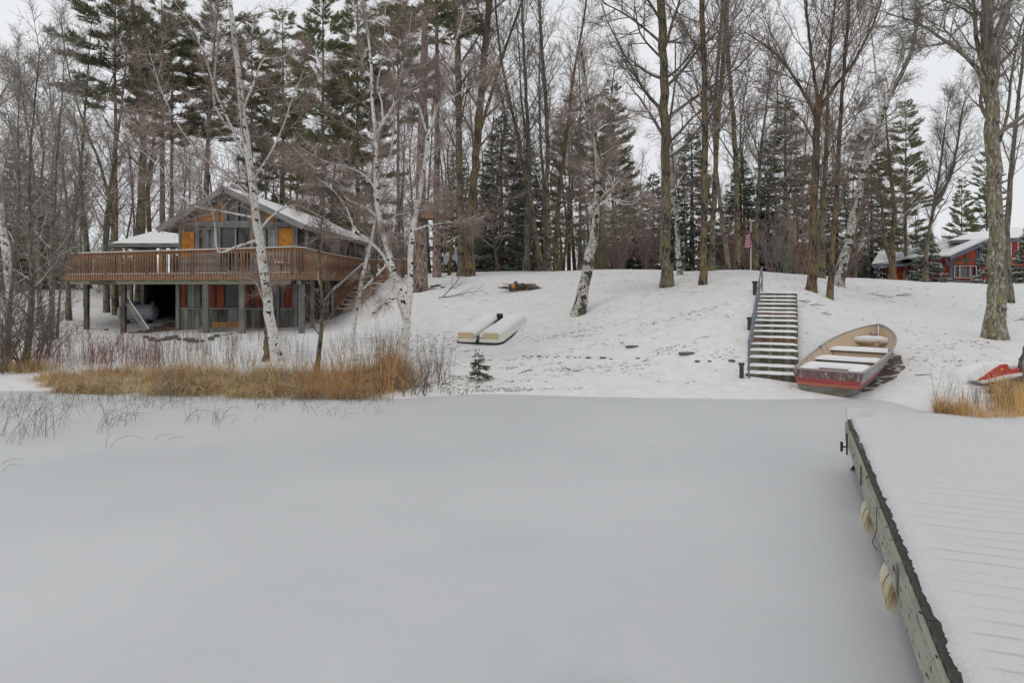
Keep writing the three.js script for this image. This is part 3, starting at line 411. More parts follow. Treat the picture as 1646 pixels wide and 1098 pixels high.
// kind: pine (tiered tufts on long boughs) or spruce (dense cone of hanging boughs)
function conifer(name, label, group, base, H, o) {
  const t = thing(name, label, 'tree', base.toArray(), 0, group), rnd = RNG(o.seed), tr = new GB(), bw = new GB(), nd = new GB(); nd.c = new Float32Array(nd.p.length); const sn = o.snow ? new GB() : null;
  const lean = o.lean ?? 0, at = (y) => V(lean * (y / H) * (y / H), y, 0), pts = [], rad = []; for (let i = 0; i <= 14; i++) { const q = i / 14; pts.push(at(q * H).add(V((rnd() - 0.5) * 0.06, i ? 0 : -0.3, (rnd() - 0.5) * 0.06))); rad.push(o.r * (1 - 0.93 * q) * (1 + 0.25 * Math.exp(-q * 22))); }
  tr.tube(pts, rad, 12, 0.9, 0.2, o.seed);
  const y0 = H * o.start; let y = y0, az = rnd() * 6;
  while (y < H * 0.985) {
    const q = (y - y0) / (H - y0), k = o.spruce ? 6 : 4 + (rnd() * 2 | 0);
    for (let b = 0; b < k; b++) {
      if (rnd() < (o.gap ?? 0.1)) continue;
      az += 6.283 / k + (rnd() - 0.5) * 0.7;
      const prof = o.spruce ? Math.pow(1 - q, 0.85) + 0.04 : (q < 0.25 ? 0.55 + 1.8 * q : Math.pow(1 - q, 0.6)) + 0.05;
      const len = o.spread * prof * (o.spruce ? 0.7 + 0.5 * rnd() : 0.45 + 0.85 * rnd()), p = at(y + (rnd() - 0.5) * 0.25), bp = [p.clone()], br = [Math.max(0.008, len * 0.011)], d = V(Math.cos(az), o.spruce ? 0.05 - 0.35 * (1 - q) : 0.15 + 0.5 * q, Math.sin(az)).normalize(), n = 5; if (!o.spruce) { d.y += (rnd() - 0.6) * 0.7; d.normalize(); }
      for (let i = 0; i < n; i++) { d.y += o.spruce ? 0.06 : (rnd() - 0.35) * 0.16; d.x += (rnd() - 0.5) * 0.15; d.z += (rnd() - 0.5) * 0.15; d.normalize(); bp.push(bp[i].clone().addScaledVector(d, len / n)); br.push(br[0] * (1 - 0.8 * (i + 1) / n)); }
      bw.tube(bp, br, 4, 0.5);
      const ns = Math.max(3, Math.round(len * o.tufts));
      for (let s = 0; s < ns; s++) {
        const f = lerp(o.inner ?? 0.3, 1, (s + rnd()) / ns), ii = Math.min(n - 1, Math.floor(f * n)), pp = bp[ii].clone().lerp(bp[ii + 1], f * n - ii), dd = bp[ii + 1].clone().sub(bp[ii]).normalize();
        const side = new THREE.Vector3().crossVectors(dd, UP).normalize().multiplyScalar(s % 2 ? 1 : -1), ln = Math.min(0.9, len * 0.42) * (1.15 - f) * (0.5 + rnd()) + 0.05, sd = dd.clone().multiplyScalar(0.7).addScaledVector(side, 0.75).add(V(0, o.spruce ? -0.25 + 0.3 * (rnd() - 0.5) : -0.15 + 0.6 * rnd(), 0)).normalize();
        const m = Math.max(1, Math.round(ln / o.tuftGap)); const col = mix3(o.colA, o.colB, rnd() * rnd() + (o.yellow ?? 0) * rnd());
        if (m > 1) bw.tube([pp, pp.clone().addScaledVector(sd, ln)], [0.007, 0.003], 3, 0.5);
        for (let q2 = 0; q2 < m; q2++) { const tp = pp.clone().addScaledVector(sd, ln * (q2 + 1) / m); needleTuft(nd, tp, sd, o.needle, o.w, o.per, rnd, col); if (sn && rnd() < o.snow) needleTuft(sn, tp.add(V(0, o.needle * 0.35, 0)), sd, o.needle * 0.8, o.w * 1.3, 3, rnd, [1, 1, 1]); }
      }
    }
    y += o.step * (0.75 + 0.5 * rnd()) * (o.spruce ? 1 - 0.55 * q : 1);
  }
  mesh('trunk', tr.geo(), o.bark, t); mesh('branchwork', bw.geo(), BR.dark, t); mesh('crown', nd.geo(), needleM, t); if (sn) mesh('snow_cover', sn.geo(), snowSoft, t);
  return t;
}
const PINE = { start: 0.3, spread: 3.0, tufts: 9, tuftGap: 0.15, needle: 0.26, w: 0.017, per: 13, step: 0.46, r: 0.26, colA: [0.115, 0.14, 0.068], colB: [0.25, 0.25, 0.11], bark: MB.pine, gap: 0.25, inner: 0.38 };
const SPRUCE = { spruce: 1, start: 0.03, spread: 2.2, tufts: 11, tuftGap: 0.16, needle: 0.17, w: 0.018, per: 9, step: 0.36, r: 0.17, colA: [0.11, 0.128, 0.085], colB: [0.20, 0.21, 0.14], bark: MB.brown, gap: 0.08, inner: 0.2 };
function copyTree(src, name, label, group, base, scale, turn) { const c = src.clone(); c.name = numbered(name); c.userData = {}; tag(c, label, 'tree', group); c.position.copy(base); c.scale.set(scale[0], scale[1], scale[0]); c.rotation.y = turn; scene.add(c); return c; }
const pA = conifer('pine_tree', 'big pink-barked pine right behind the deck stairs with a brown box on its trunk', null, G(676, 26.5), 21, { ...PINE, start: 0.50, r: 0.235, lean: 0.9, spread: 3.0, seed: 301, yellow: 0.5 });
const pB = conifer('pine_tree', 'slimmer pine trunk standing close behind the pink-barked pine', null, G(702, 30), 19, { ...PINE, start: 0.55, r: 0.165, seed: 302 });
const pC = conifer('pine_tree', 'yellow-green pine with foliage hanging low beyond the cabin roof', null, G(520, 42), 20, { ...PINE, start: 0.18, r: 0.19, seed: 303, yellow: 0.9, spread: 3.5 });
const pines = [
  [pB, 186, 38, 1.05, 'pine with dark ragged top standing over the shelter at the clearing edge', 1.2], [pA, 262, 42, 0.95, 'reddish pine trunk left of the cabin gable', 2.1], [pB, 277, 44, 1.0, 'thin reddish pine trunk touching the cabin eave', 3.3], [pA, 330, 44, 1.0, 'straight pink pine trunk rising behind the cabin ridge', 0.4],
  [pC, 455, 47, 1.0, 'olive pine directly above the cabin roof slope', 1.7], [pC, 575, 48, 1.05, 'dense olive pine behind the fine birch twigs', 4.0], [pB, 405, 52, 1.1, 'pine with open crown far behind the leaning birch', 5.0], [pB, 640, 44, 0.95, 'pine between the two stems of the forked birch', 0.9],
  [pC, 985, 43, 0.62, 'bushy dark pine whose top ends below the sky behind the crooked birch', 3.0], [pC, 915, 46, 0.62, 'bushy pine behind the rust-footed trunk', 1.1], [pB, 955, 50, 0.7, 'thin-crowned pine far behind the crooked birch', 5.2], [pC, 1455, 46, 0.62, 'broad pine with a rounded top left of the red house', 0.2], [pB, 1395, 50, 0.6, 'pine behind the leaning mossy birch', 2.2], [pC, 1585, 62, 0.62, 'pine above the red house roof', 4.4], [pC, 1545, 66, 0.52, 'lower pine above the left end of the red house roof', 5.4],
];
for (const [src, px, d, s, label, turn] of pines) copyTree(src, 'pine_tree', label, null, G(px, d), [s, s], turn);
const sA = conifer('spruce_tree', 'dark spruce beside the paired trunks on the ridge', null, G(806, 36), 8.5, { ...SPRUCE, seed: 311, spread: 2.3, snow: 0.1, gap: 0.2 });
const sB = conifer('spruce_tree', 'dark spruce sprinkled with snow behind the brown-barked tree', null, G(1112, 39), 8.2, { ...SPRUCE, seed: 312, snow: 0.12 });
const spruces = [
  [sB, 1262, 45, 1.45, 'tall pointed spruce behind the vase-shaped tree', 1], [sB, 1190, 44, 0.95, 'spruce behind the flag', 3], [sA, 1235, 43, 0.8, 'low spruce just right of the flagpole', 4], [sB, 1345, 47, 1.0, 'dark spruce behind the leaning birch foot', 5],
  [sA, 850, 44, 1.0, 'spruce behind the crossing stems', 1.6], [sB, 780, 46, 0.75, 'small spruce beside the parked pickup', 2.6], [sA, 1010, 45, 0.75, 'low spruce between the crooked birch and the oak', 3.6], [sA, 1400, 52, 1.1, 'spruce left of the low snowy wing', 5.6], [sB, 1050, 48, 0.9, 'spruce seen beside the mossy oak trunk', 0.2], [sA, 30, 44, 1.1, 'dark spruce behind the tangled shore trees', 1.2], [sB, 70, 46, 0.9, 'spruce in the gap above the snow at the shore thicket', 2.2],
  [sA, 735, 50, 1.1, 'spruce far behind the pink-barked pine', 2.9],
];
for (const [src, px, d, s, label, turn] of spruces) copyTree(src, 'spruce_tree', label, null, G(px, d), [s, s], turn);
conifer('spruce_tree', 'small snowy spruce in front of the low wing of the red house', null, G(1490, 37), 2.7, { ...SPRUCE, seed: 321, spread: 0.95, r: 0.05, step: 0.24, snow: 0.85, tufts: 10, tuftGap: 0.1, colA: [0.09, 0.12, 0.08], colB: [0.17, 0.19, 0.11] });
conifer('spruce_tree', 'small snowy spruce half covered by the stout oak in front of the red gable', null, G(1588, 36), 2.2, { ...SPRUCE, seed: 322, spread: 0.75, r: 0.05, step: 0.24, snow: 0.85, tufts: 10, tuftGap: 0.1, colA: [0.09, 0.12, 0.08], colB: [0.17, 0.19, 0.11] });
conifer('spruce_tree', 'snowy spruce at the edge of the view before the red house windows', null, G(1655, 36), 3.0, { ...SPRUCE, seed: 323, spread: 1.0, r: 0.06, step: 0.22, snow: 0.5, tufts: 12, tuftGap: 0.1 });
conifer('spruce_sapling', 'knee-high green spruce sapling on the snow below the pedal boat', null, onGround(770, 612), 0.52, { ...SPRUCE, seed: 331, start: 0.2, spread: 0.24, r: 0.012, step: 0.062, tufts: 30, tuftGap: 0.04, needle: 0.04, w: 0.004, per: 10, colA: [0.06, 0.10, 0.035], colB: [0.12, 0.17, 0.06] });

// --- thin trees of the wood beyond the ridge: a few grown, the rest copies
const farT = []; for (let i = 0; i < 4; i++) { const b = V(0, 0, 0), r = RNG(400 + i), H = 11 + 4 * r(); const t = makeTree('slender_tree', 'slender bare tree in the thin wood beyond the ridge', b, [{ pts: [V(0, 0, 0), V((r() - 0.5) * 0.8, H * 0.35, (r() - 0.5) * 0.6), V((r() - 0.5) * 1.6, H * 0.7, (r() - 0.5)), V((r() - 0.5) * 2, H, 0)], r0: 0.12, r1: 0.025, style: sc(STY.far, { start: 0.2 + 0.15 * r() }), flare: 0.3, sides: 7, seg: 10 }], i % 2 ? mg : mo, { seed: 410 + i, group: 'slender bare trees beyond the ridge' }); farT.push(t); }
{ const r = RNG(77); let k = 0; const put = (px, d, s) => { const b = G(px, d); let t; if (k < 4) { t = farT[k]; t.position.copy(b); t.scale.setScalar(s); t.rotation.y = r() * 6.28; } else { t = copyTree(farT[k % 4], 'slender_tree', 'slender bare tree in the thin wood beyond the ridge', 'slender bare trees beyond the ridge', b, [s * (0.8 + 0.4 * r()), s], r() * 6.28); } k++; };
  for (let i = 0; i < 130; i++) { const px = -30 + 1710 * ((i + r()) / 130), left = px < 620; if (px > 1500) { r(); continue; } put(px, left ? 40 + 24 * r() : (px > 1380 ? 50 : 36) + 26 * r(), (0.65 + 0.5 * r()) * (px > 1380 ? 0.6 : 1) * (px > 950 && px < 1120 ? 0.8 : 1)); } }
// --- brush under the trees beyond the ridge: nobody could count it
{ const gb = new GB(), r = RNG(88); for (let s = 0; s < 16; s++) grow({ crown: gb, branchwork: gb }, V((r() - 0.5) * 0.6, 0, (r() - 0.5) * 0.6), V((r() - 0.5) * 0.9, 1, (r() - 0.5) * 0.9).normalize(), 1.6 + 1.6 * r(), 0.018, 0, { lv: [{ segs: 4, sides: 3, wander: 0.3, up: 0.03, to: 'crown' }, { n: 7, len: 0.4, ang: 0.7, start: 0.2, wander: 0.3, up: 0.03, segs: 2, sides: 3, rr: 0.6, rmin: 0.012, to: 'crown' }, { n: 5, len: 0.45, ang: 0.7, start: 0.2, wander: 0.3, up: 0, segs: 1, sides: 3, rr: 0.7, rmin: 0.010, to: 'crown' }] }, r);
  const N = 210, im = new THREE.InstancedMesh(gb.geo(), M([0.30, 0.265, 0.22]), N), m = new THREE.Matrix4(), q = new THREE.Quaternion(); im.name = 'undergrowth';
  for (let i = 0; i < N; i++) { const px = -60 + 1770 * r(), d = (px < 640 ? 44 : px > 1380 ? 50 : 37) + 26 * Math.pow(r(), 1.3), b = G(px, d), s = 0.6 + 0.7 * r(); q.setFromAxisAngle(UP, r() * 6.28); m.compose(b, q, V(s, s * (0.8 + 0.5 * r()), s)); im.setMatrixAt(i, m); im.setColorAt(i, lin(0.7 + 0.5 * r(), 0.7 + 0.4 * r(), 0.65 + 0.4 * r())); }
  im.castShadow = im.receiveShadow = true; scene.add(im); tag(im, 'grey brush growing under the trees beyond the ridge', 'undergrowth', null, 'stuff'); }
// ------------------------------------------------------------------ the cabin with its porch roof
const part = (t, name, geo, mat, parent = t) => { geo.translate(-t.position.x, -t.position.y, -t.position.z); return mesh(name, geo, mat, parent); };
// a board covering a pixel rectangle on a wall at distance d, standing z0..z0+th in front of it
const panelG = (x0, x1, y0, y1, d, z0, th, r = 0.006) => { const a = WX(x0, d), b = WX(x1, d), c = WY(y0, d), e = WY(y1, d); return rbox(b - a, c - e, th, r, (a + b) / 2, (c + e) / 2, -d + z0 + th / 2); };
const rectP = (x0, x1, y0, y1, d) => [[WX(x0, d), WY(y1, d)], [WX(x1, d), WY(y1, d)], [WX(x1, d), WY(y0, d)], [WX(x0, d), WY(y0, d)]];
const DF = 28;                                                       // distance of the cabin front
const wx0 = WX(289, DF), wx1 = WX(478, DF), zf = -DF, zb = -41;
const roofD = 27.4, ridge = V(WX(360, roofD), WY(299, roofD), -roofD), eaveL = V(WX(254, roofD), WY(365, roofD), -roofD), eaveR = V(WX(489, roofD), WY(360, roofD), -roofD);
const roofY = (x) => x < ridge.x ? lerp(eaveL.y, ridge.y, (x - eaveL.x) / (ridge.x - eaveL.x)) : lerp(ridge.y, eaveR.y, (x - ridge.x) / (eaveR.x - ridge.x));
{
  const base = V((wx0 + wx1) / 2, 0.25, zf), t = thing('cabin', 'weathered grey timber cabin on the left with orange boarded windows and a snowy gable roof', 'cabin', base.toArray());
  const wins = [[321, 346, 369, 402], [355, 405, 366, 441], [409, 443, 367, 402], [366, 380, 328, 355], [384, 399, 326, 355]];
  const front = extrude([[wx0, 2.2], [wx1, 2.2], [wx1, roofY(wx1) - 0.12], [ridge.x, ridge.y - 0.12], [wx0, roofY(wx0) - 0.12]], 0.14, 0, wins.map((w) => rectP(...w, DF).reverse())); front.translate(0, 0, zf - 0.14); part(t, 'front_wall', front, wGrey);
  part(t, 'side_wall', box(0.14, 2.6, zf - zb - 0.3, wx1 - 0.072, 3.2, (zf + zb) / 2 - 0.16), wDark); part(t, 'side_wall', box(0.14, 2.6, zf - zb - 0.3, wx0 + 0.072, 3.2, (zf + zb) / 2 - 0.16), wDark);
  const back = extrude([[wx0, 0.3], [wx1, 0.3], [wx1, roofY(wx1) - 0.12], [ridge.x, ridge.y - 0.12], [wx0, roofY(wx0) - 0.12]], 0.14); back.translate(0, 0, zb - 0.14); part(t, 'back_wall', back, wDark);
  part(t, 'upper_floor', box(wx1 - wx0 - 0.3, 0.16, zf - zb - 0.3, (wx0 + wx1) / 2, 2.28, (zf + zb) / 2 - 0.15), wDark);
  // roof: two slabs with a fascia, then the snow on them
  const slab = (a, b, y0, th, over) => { const n = V(-(b.y - a.y), b.x - a.x, 0).normalize(); const g = extrude([[a.x + n.x * y0, a.y + n.y * y0], [b.x + n.x * y0, b.y + n.y * y0], [b.x + n.x * (y0 + th), b.y + n.y * (y0 + th)], [a.x + n.x * (y0 + th), a.y + n.y * (y0 + th)]], 13.8 - 2 * over, 0.012); g.translate(0, 0, -roofD - 13.8 + over); return g; };
  const roof = part(t, 'roof', mergeGeometries([slab(eaveL, ridge, -0.16, 0.12, 0.02), slab(ridge, eaveR, -0.16, 0.12, 0.02)]), wDark);
  for (const [a, b] of [[eaveL, ridge], [ridge, eaveR]]) part(t, 'rake_board', beam(a.clone().add(V(0, -0.13, 0.03)), b.clone().add(V(0, -0.13, 0.03)), 0.05, 0.24), wGreyL, roof);
  part(t, 'fascia_board', beam(eaveR.clone().add(V(0.02, -0.12, 0)), eaveR.clone().add(V(0.02, -0.12, -13.8)), 0.04, 0.2), wGreyL, roof);
  const snowSlab = (a, b, s) => { const nx = 26, nz = 60; return sheet(nx, nz, (i, j) => { const u = i / nx, v = j / nz, n = V(-(b.y - a.y), b.x - a.x, 0).normalize(), edge = Math.min(u * 3, (1 - u) * 3, v * 14, (1 - v) * 14, 0.5) / 0.5, h = -0.03 + 0.13 * Math.sqrt(clamp(edge)) + 0.03 * (noise(u * 5 + s, v * 14) - 0.5) * clamp(edge); const x = lerp(a.x, b.x, u), y = lerp(a.y, b.y, u); return [x + n.x * h, y + n.y * h, -roofD - 0.03 - 13.7 * v]; }, (i, j) => [i / nx * 3, j / nz * 13]); };
  const rs = part(t, 'roof_snow', snowSlab(ridge, eaveR, 3), snowSoft); part(t, 'roof_snow', snowSlab(eaveL, ridge, 8), snowSoft);
  // trim of the gable: posts and a tie beam
  const B = (n, a, m = wGreyL, parent) => part(t, n, panelG(...a), m, parent);
  B('tie_beam', [283, 482, 356.5, 364, DF, 0.002, 0.07]);
  for (const [x, y] of [[289, 344], [352, 312], [363.5, 306], [382, 310], [401, 318], [408.5, 322], [424, 330], [445, 340]]) B('stud', [x - 1.8, x + 1.8, y, 356.2, DF, 0.003, 0.05]);
  // orange boards over the openings
  const osb = (x0, x1, y0, y1) => B('orange_board', [x0, x1, y0, y1, DF, 0.004, 0.03], osbM);
  osb(293, 313, 372, 395); osb(293, 313, 395.4, 414); osb(449, 471, 367, 395); osb(355.2, 361, 326, 356); osb(402.8, 406.6, 333, 356); osb(426, 434, 341, 356); osb(435, 442, 345, 356);
  { const g = extrude([[WX(318, DF), WY(356, DF)], [WX(350, DF), WY(356, DF)], [WX(350, DF), WY(330, DF)], [WX(322, DF), WY(347, DF)]], 0.03); g.translate(0, 0, zf + 0.004); const uv = g.attributes.uv; part(t, 'orange_board', g, osbM); }
  // windows with panes, curtains behind; a glass door
  for (const [x0, x1, y0, y1, nv, nh, cur] of [[321, 346, 369, 402, 4, 3, 1], [409, 443, 367, 402, 4, 3, 1], [366, 380, 328, 355, 1, 1, 0], [384, 399, 326, 355, 1, 1, 0]]) {
    const fw = 2.0, fr = mergeGeometries([panelG(x0 - fw, x1 + fw, y0 - fw, y0, DF, 0.004, 0.06), panelG(x0 - fw, x1 + fw, y1, y1 + fw, DF, 0.004, 0.06), panelG(x0 - fw, x0, y0, y1, DF, 0.004, 0.058), panelG(x1, x1 + fw, y0, y1, DF, 0.004, 0.058)]);
    const w = part(t, 'window', fr, wGreyL);
    part(t, 'pane', panelG(x0, x1, y0, y1, DF, -0.06, 0.008, 0.001), glassM, w);
    for (let k = 1; k < nv; k++) part(t, 'muntin', panelG(lerp(x0, x1, k / nv) - (k === nv / 2 ? 1.5 : 0.35), lerp(x0, x1, k / nv) + (k === nv / 2 ? 1.5 : 0.35), y0, y1, DF, -0.05, 0.03, 0.003), wGreyL, w);
    for (let k = 1; k < nh; k++) part(t, 'muntin', panelG(x0, x1, lerp(y0, y1, k / nh) - 0.3, lerp(y0, y1, k / nh) + 0.3, DF, -0.049, 0.026, 0.003), wGreyL, w);
    if (cur) for (const [c0, c1] of [[0.04, 0.44], [0.56, 0.97]]) { const a = WX(lerp(x0, x1, c0), DF), b = WX(lerp(x0, x1, c1), DF); part(t, 'curtain', sheet(40, 1, (i, j) => [lerp(a, b, i / 40), j ? WY(y0, DF) : WY(y1 + 2, DF), zf - 0.28 + 0.025 * Math.sin(i * 1.1)]), curtainM, w); }
  }
  { const dr = part(t, 'glass_door', mergeGeometries([panelG(353, 407, 363.5, 366, DF, 0.08, 0.05), panelG(353, 355.5, 366, 441, DF, 0.003, 0.06), panelG(378.5, 381.5, 366, 441, DF, 0.003, 0.055), panelG(404.5, 407, 366, 441, DF, 0.003, 0.06)]), wGreyL); part(t, 'pane', panelG(355.5, 378.5, 366, 441, DF, -0.05, 0.01, 0.001), glassM, dr); part(t, 'pane', panelG(381.5, 404.5, 366, 441, DF, -0.055, 0.01, 0.001), glassM, dr); part(t, 'door_edge', panelG(402.3, 404.3, 366, 400, DF, -0.03, 0.03), osbM, dr); }
  // lapped siding below the windows
  for (const [x0, x1] of [[291, 352], [408, 476]]) for (let k = 0; k < 6; k++) { const y = 404.5 + k * 6.1; if (x0 === 291 && k < 2) { part(t, 'siding_board', panelG(314, x1, y, y + 6, DF, 0.004, 0.022 + 0.003 * (k % 2), 0.004), k % 2 ? wGrey : wGreyL); continue; } part(t, 'siding_board', panelG(x0, x1, y, y + 6, DF, 0.004, 0.022 + 0.003 * (k % 2), 0.004), k % 2 ? wGrey : wGreyL); }
  for (const x of [290.2, 317, 349.5, 446.5, 473, 477]) B('stud', [x - 1.6, x + 1.6, 364.4, 404, DF, 0.0045, 0.045]);
  // right side wall under the eave: posts and dark windows
  for (let k = 0; k < 6; k++) part(t, 'porch_post', rbox(0.11, 2.0, 0.11, 0.01, wx1 + 0.28, 3.42, zf - 0.3 - k * 2.2), wGreyL);
  for (let k = 0; k < 4; k++) { const z = zf - 1.6 - k * 2.6, w = part(t, 'window', mergeGeometries([rbox(0.05, 0.07, 1.3, 0.01, wx1 + 0.03, 4.1, z), rbox(0.05, 0.07, 1.3, 0.01, wx1 + 0.03, 3.2, z), rbox(0.05, 0.83, 0.07, 0.01, wx1 + 0.03, 3.65, z - 0.615), rbox(0.05, 0.83, 0.07, 0.01, wx1 + 0.03, 3.65, z + 0.615)]), wGreyL); part(t, 'pane', box(0.01, 0.83, 1.16, wx1 + 0.02, 3.65, z), M([0.03, 0.03, 0.035], { roughness: 0.08 }), w); }
  // lower storey: a row of boards, glass and red strips; a dark open bay at its left end
  const lx0 = WX(230, DF), gy = 535;
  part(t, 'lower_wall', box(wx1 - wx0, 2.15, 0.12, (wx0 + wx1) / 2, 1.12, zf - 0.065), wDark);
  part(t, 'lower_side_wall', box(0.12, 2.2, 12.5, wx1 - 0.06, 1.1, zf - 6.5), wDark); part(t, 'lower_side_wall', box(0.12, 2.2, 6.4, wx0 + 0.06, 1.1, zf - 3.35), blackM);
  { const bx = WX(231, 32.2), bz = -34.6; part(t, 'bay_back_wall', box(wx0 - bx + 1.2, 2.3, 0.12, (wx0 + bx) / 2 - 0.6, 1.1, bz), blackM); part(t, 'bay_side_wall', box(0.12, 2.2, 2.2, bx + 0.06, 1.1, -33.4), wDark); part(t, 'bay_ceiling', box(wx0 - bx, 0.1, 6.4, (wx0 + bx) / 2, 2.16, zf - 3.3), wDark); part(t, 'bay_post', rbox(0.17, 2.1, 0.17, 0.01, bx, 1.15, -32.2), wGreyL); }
  for (const [a, b] of [[285, 290.5], [327, 332.5], [385, 390.5], [446, 450], [474, 478.5]]) B('lower_post', [a, b, 456, gy, DF, 0.003, 0.1]);
  for (const [a, b] of [[292, 298.5], [337, 346], [350, 361], [393, 402], [410, 419], [459, 469]]) B('red_panel', [a, b, 456, 495, DF, 0.004, 0.02], redPanel);
  for (const [a, b, m] of [[303.5, 314, wGreyL], [315, 323, wGrey], [421, 432, wGrey], [434, 445, wGreyL], [452, 458, wGrey], [470, 473.5, wGreyL]]) B('upper_panel', [a, b, 456, 494, DF, 0.004, 0.022], m);
  B('dark_pane', [363.5, 384, 457, 494, DF, 0.004, 0.015], M([0.03, 0.032, 0.035], { roughness: 0.08 })); B('rail_board', [291, 326, 494.6, 497.5, DF, 0.004, 0.05]); B('rail_board', [333, 384.5, 494.6, 497.5, DF, 0.004, 0.05]); B('rail_board', [391, 445.5, 495, 498, DF, 0.004, 0.05]); B('rail_board', [450.5, 473.5, 495, 498, DF, 0.004, 0.05]);
  const vb = (x0, x1, n, m) => { for (let k = 0; k < n; k++) B('wall_board', [lerp(x0, x1, k / n) + 0.15, lerp(x0, x1, (k + 1) / n) - 0.15, 498, gy, DF, 0.004, 0.02 + 0.006 * (k % 2)], m[k % m.length]); };
  vb(291, 326.6, 6, [wGrey, wMossy, wGrey]); vb(333, 350, 2, [wGrey]); vb(350.5, 366, 2, [wDark]); vb(366.5, 384.5, 2, [wGreyL]); vb(391, 445.6, 8, [wGrey, wDark, wMossy]); vb(450.4, 473.6, 3, [wGrey]);
  B('red_strip', [410, 411.8, 456, 494, DF, 0.004, 0.04], redPanel);
}
// the stepped wooden sill before the lower door
{ const b = V(WX(357, 26.6), 0, -26.6); b.y = gh(b.x, b.z); const t = thing('door_step', 'low wooden double step with a light board in front of the cabin lower door', 'step', b.toArray()); mesh('tread', rbox(1.7, 0.05, 0.32, 0.01, -0.05, 0.14, 0), wMossy, t); mesh('riser', rbox(1.6, 0.12, 0.04, 0.008, -0.05, 0.06, 0.12), wGreyL, t); mesh('upper_tread', rbox(1.3, 0.05, 0.3, 0.01, 0.2, 0.31, -0.3), osbM, t); mesh('riser', rbox(1.25, 0.15, 0.04, 0.008, 0.2, 0.21, -0.19), wDeck[2], t); for (const x of [-0.75, 0.7]) mesh('support', rbox(0.06, 0.2, 0.5, 0.01, x, 0.03, -0.12), wDark, t); }

// ------------------------------------------------------------------ deck: floor, beams, posts, balustrade
const DK = [[-19.3, 29.4], [-7.75, 24.1], [-7.5, 24.45], [-7.95, 30], [-7.9, 36.2], [-5.6, 36.6], [-5.5, 41.5], [-8.9, 41.5], [-8.9, 36], [-13, 36], [-13, 39.5], [-21.2, 39.5]].map(([x, d]) => V(x, 0, -d));
{
  const t = thing('deck', 'raised wraparound deck with red-brown balusters in front of the cabin', 'deck', [-13, 0.2, -28]);
  const Y = 2.5, rail = 3.40;
  const g = extrude(DK.map((p) => [p.x, -p.z]), 0.05); g.rotateX(-Math.PI / 2); g.translate(0, Y - 0.05, 0); part(t, 'deck_floor', g, wDeck[1]);
  const inset = extrude(DK.map((p) => [lerp(p.x, -13, 0.025), lerp(-p.z, 31, 0.03)]), 0.03, 0.012); inset.rotateX(-Math.PI / 2); inset.translate(0, Y + 0.012, 0); part(t, 'deck_snow', inset, snowSoft);
  const runs = [[0, 1], [1, 2], [2, 3], [3, 4], [4, 5], [5, 6], [11, 0]]; const r = RNG(5);
  runs.forEach(([a, b], k) => {
    const p = DK[a].clone(), q = DK[b].clone(), L = p.distanceTo(q), d = q.clone().sub(p).normalize(), out = V(-d.z, 0, d.x); // pointing away from the deck
    const at = (s, y, o) => V(p.x + d.x * s + out.x * o, y, p.z + d.z * s + out.z * o), gate = k === 3;
    part(t, 'rim_board', beam(at(0, Y - 0.14, -0.02), at(L, Y - 0.14, -0.02), 0.04, 0.2), wDeck[k % 2]);
    if (k < 2 || k === 6) part(t, 'deck_beam', beam(at(0.3, Y - 0.325, -0.12), at(L - (k ? 0 : 0.2), Y - 0.325, -0.12), 0.09, 0.16), wMossy);
    part(t, 'top_rail', beam(at(0, rail, 0), at(L, rail, 0), 0.13, 0.035), wDeck[1]);
    part(t, 'rail_snow', beam(at(0, rail + 0.031, 0), at(L, rail + 0.031, 0), 0.12, 0.027), snowSoft);
    part(t, 'upper_rail', beam(at(0, rail - 0.075, -0.045), at(L, rail - 0.075, -0.045), 0.035, 0.10), wDeck[2]);
    const n = Math.max(2, Math.round(L / (k === 6 ? 0.24 : 0.155)));
    const sg = rbox(0.034, rail - Y + 0.22, 0.034, 0.004); const ang = Math.atan2(d.x, d.z);
    for (let i = 0; i < n; i++) { const m = mesh('baluster', sg, wDeck[(r() * 2.4) | 0], t), c = at((i + 0.5) / n * L, (rail + Y) / 2 - 0.13, 0.018); m.position.copy(c).sub(t.position); m.rotation.y = ang; m.rotation.z = (r() - 0.5) * 0.015; }
    const np = Math.max(1, Math.round(L / 2.4)); for (let i = 0; i < np; i++) { const c = at(i / np * L + 0.06, 0, -0.09); part(t, 'rail_post', rbox(0.09, rail - Y + 0.1, 0.09, 0.008, c.x, (rail + Y) / 2 - 0.05, c.z), wDeck[1]); }
  });
  // posts under the front beam
  const fp = (px) => { const u = (px - CX) / F, a = DK[0], b = DK[1]; const den = (b.x - a.x) - u * (-(b.z) + a.z), s = (u * -a.z - a.x) / den; return a.clone().lerp(b, s); };
  for (const px of [137, 196.5, 330, 388, 486]) { const p = px === 486 ? DK[2].clone().add(V(-0.1, 0, -0.1)) : fp(px); p.z -= 0.14; const y = gh(p.x, p.z) - 0.15; part(t, 'support_post', rbox(px === 137 ? 0.17 : 0.19, Y - 0.4 - y, 0.17, 0.012, p.x, (Y - 0.4 + y) / 2, p.z), px > 250 ? wGrey : wDark); }
  for (const [x, d] of [[-7.85, 27.2], [-8.05, 30.2], [-8, 33], [-6.2, 37], [-6.2, 41], [-20.5, 37]]) { const y = gh(x, -d) - 0.1; part(t, 'support_post', rbox(0.14, Y - 0.24 - y, 0.14, 0.01, x - 0.1, (Y - 0.24 + y) / 2, -d), wGrey); }
  for (let k = 0; k < 14; k++) { const p = DK[0].clone().lerp(DK[1], (k + 0.5) / 14); part(t, 'joist', box(0.045, 0.17, 2.2, p.x, Y - 0.145, p.z - 1.2), wDark); }
}
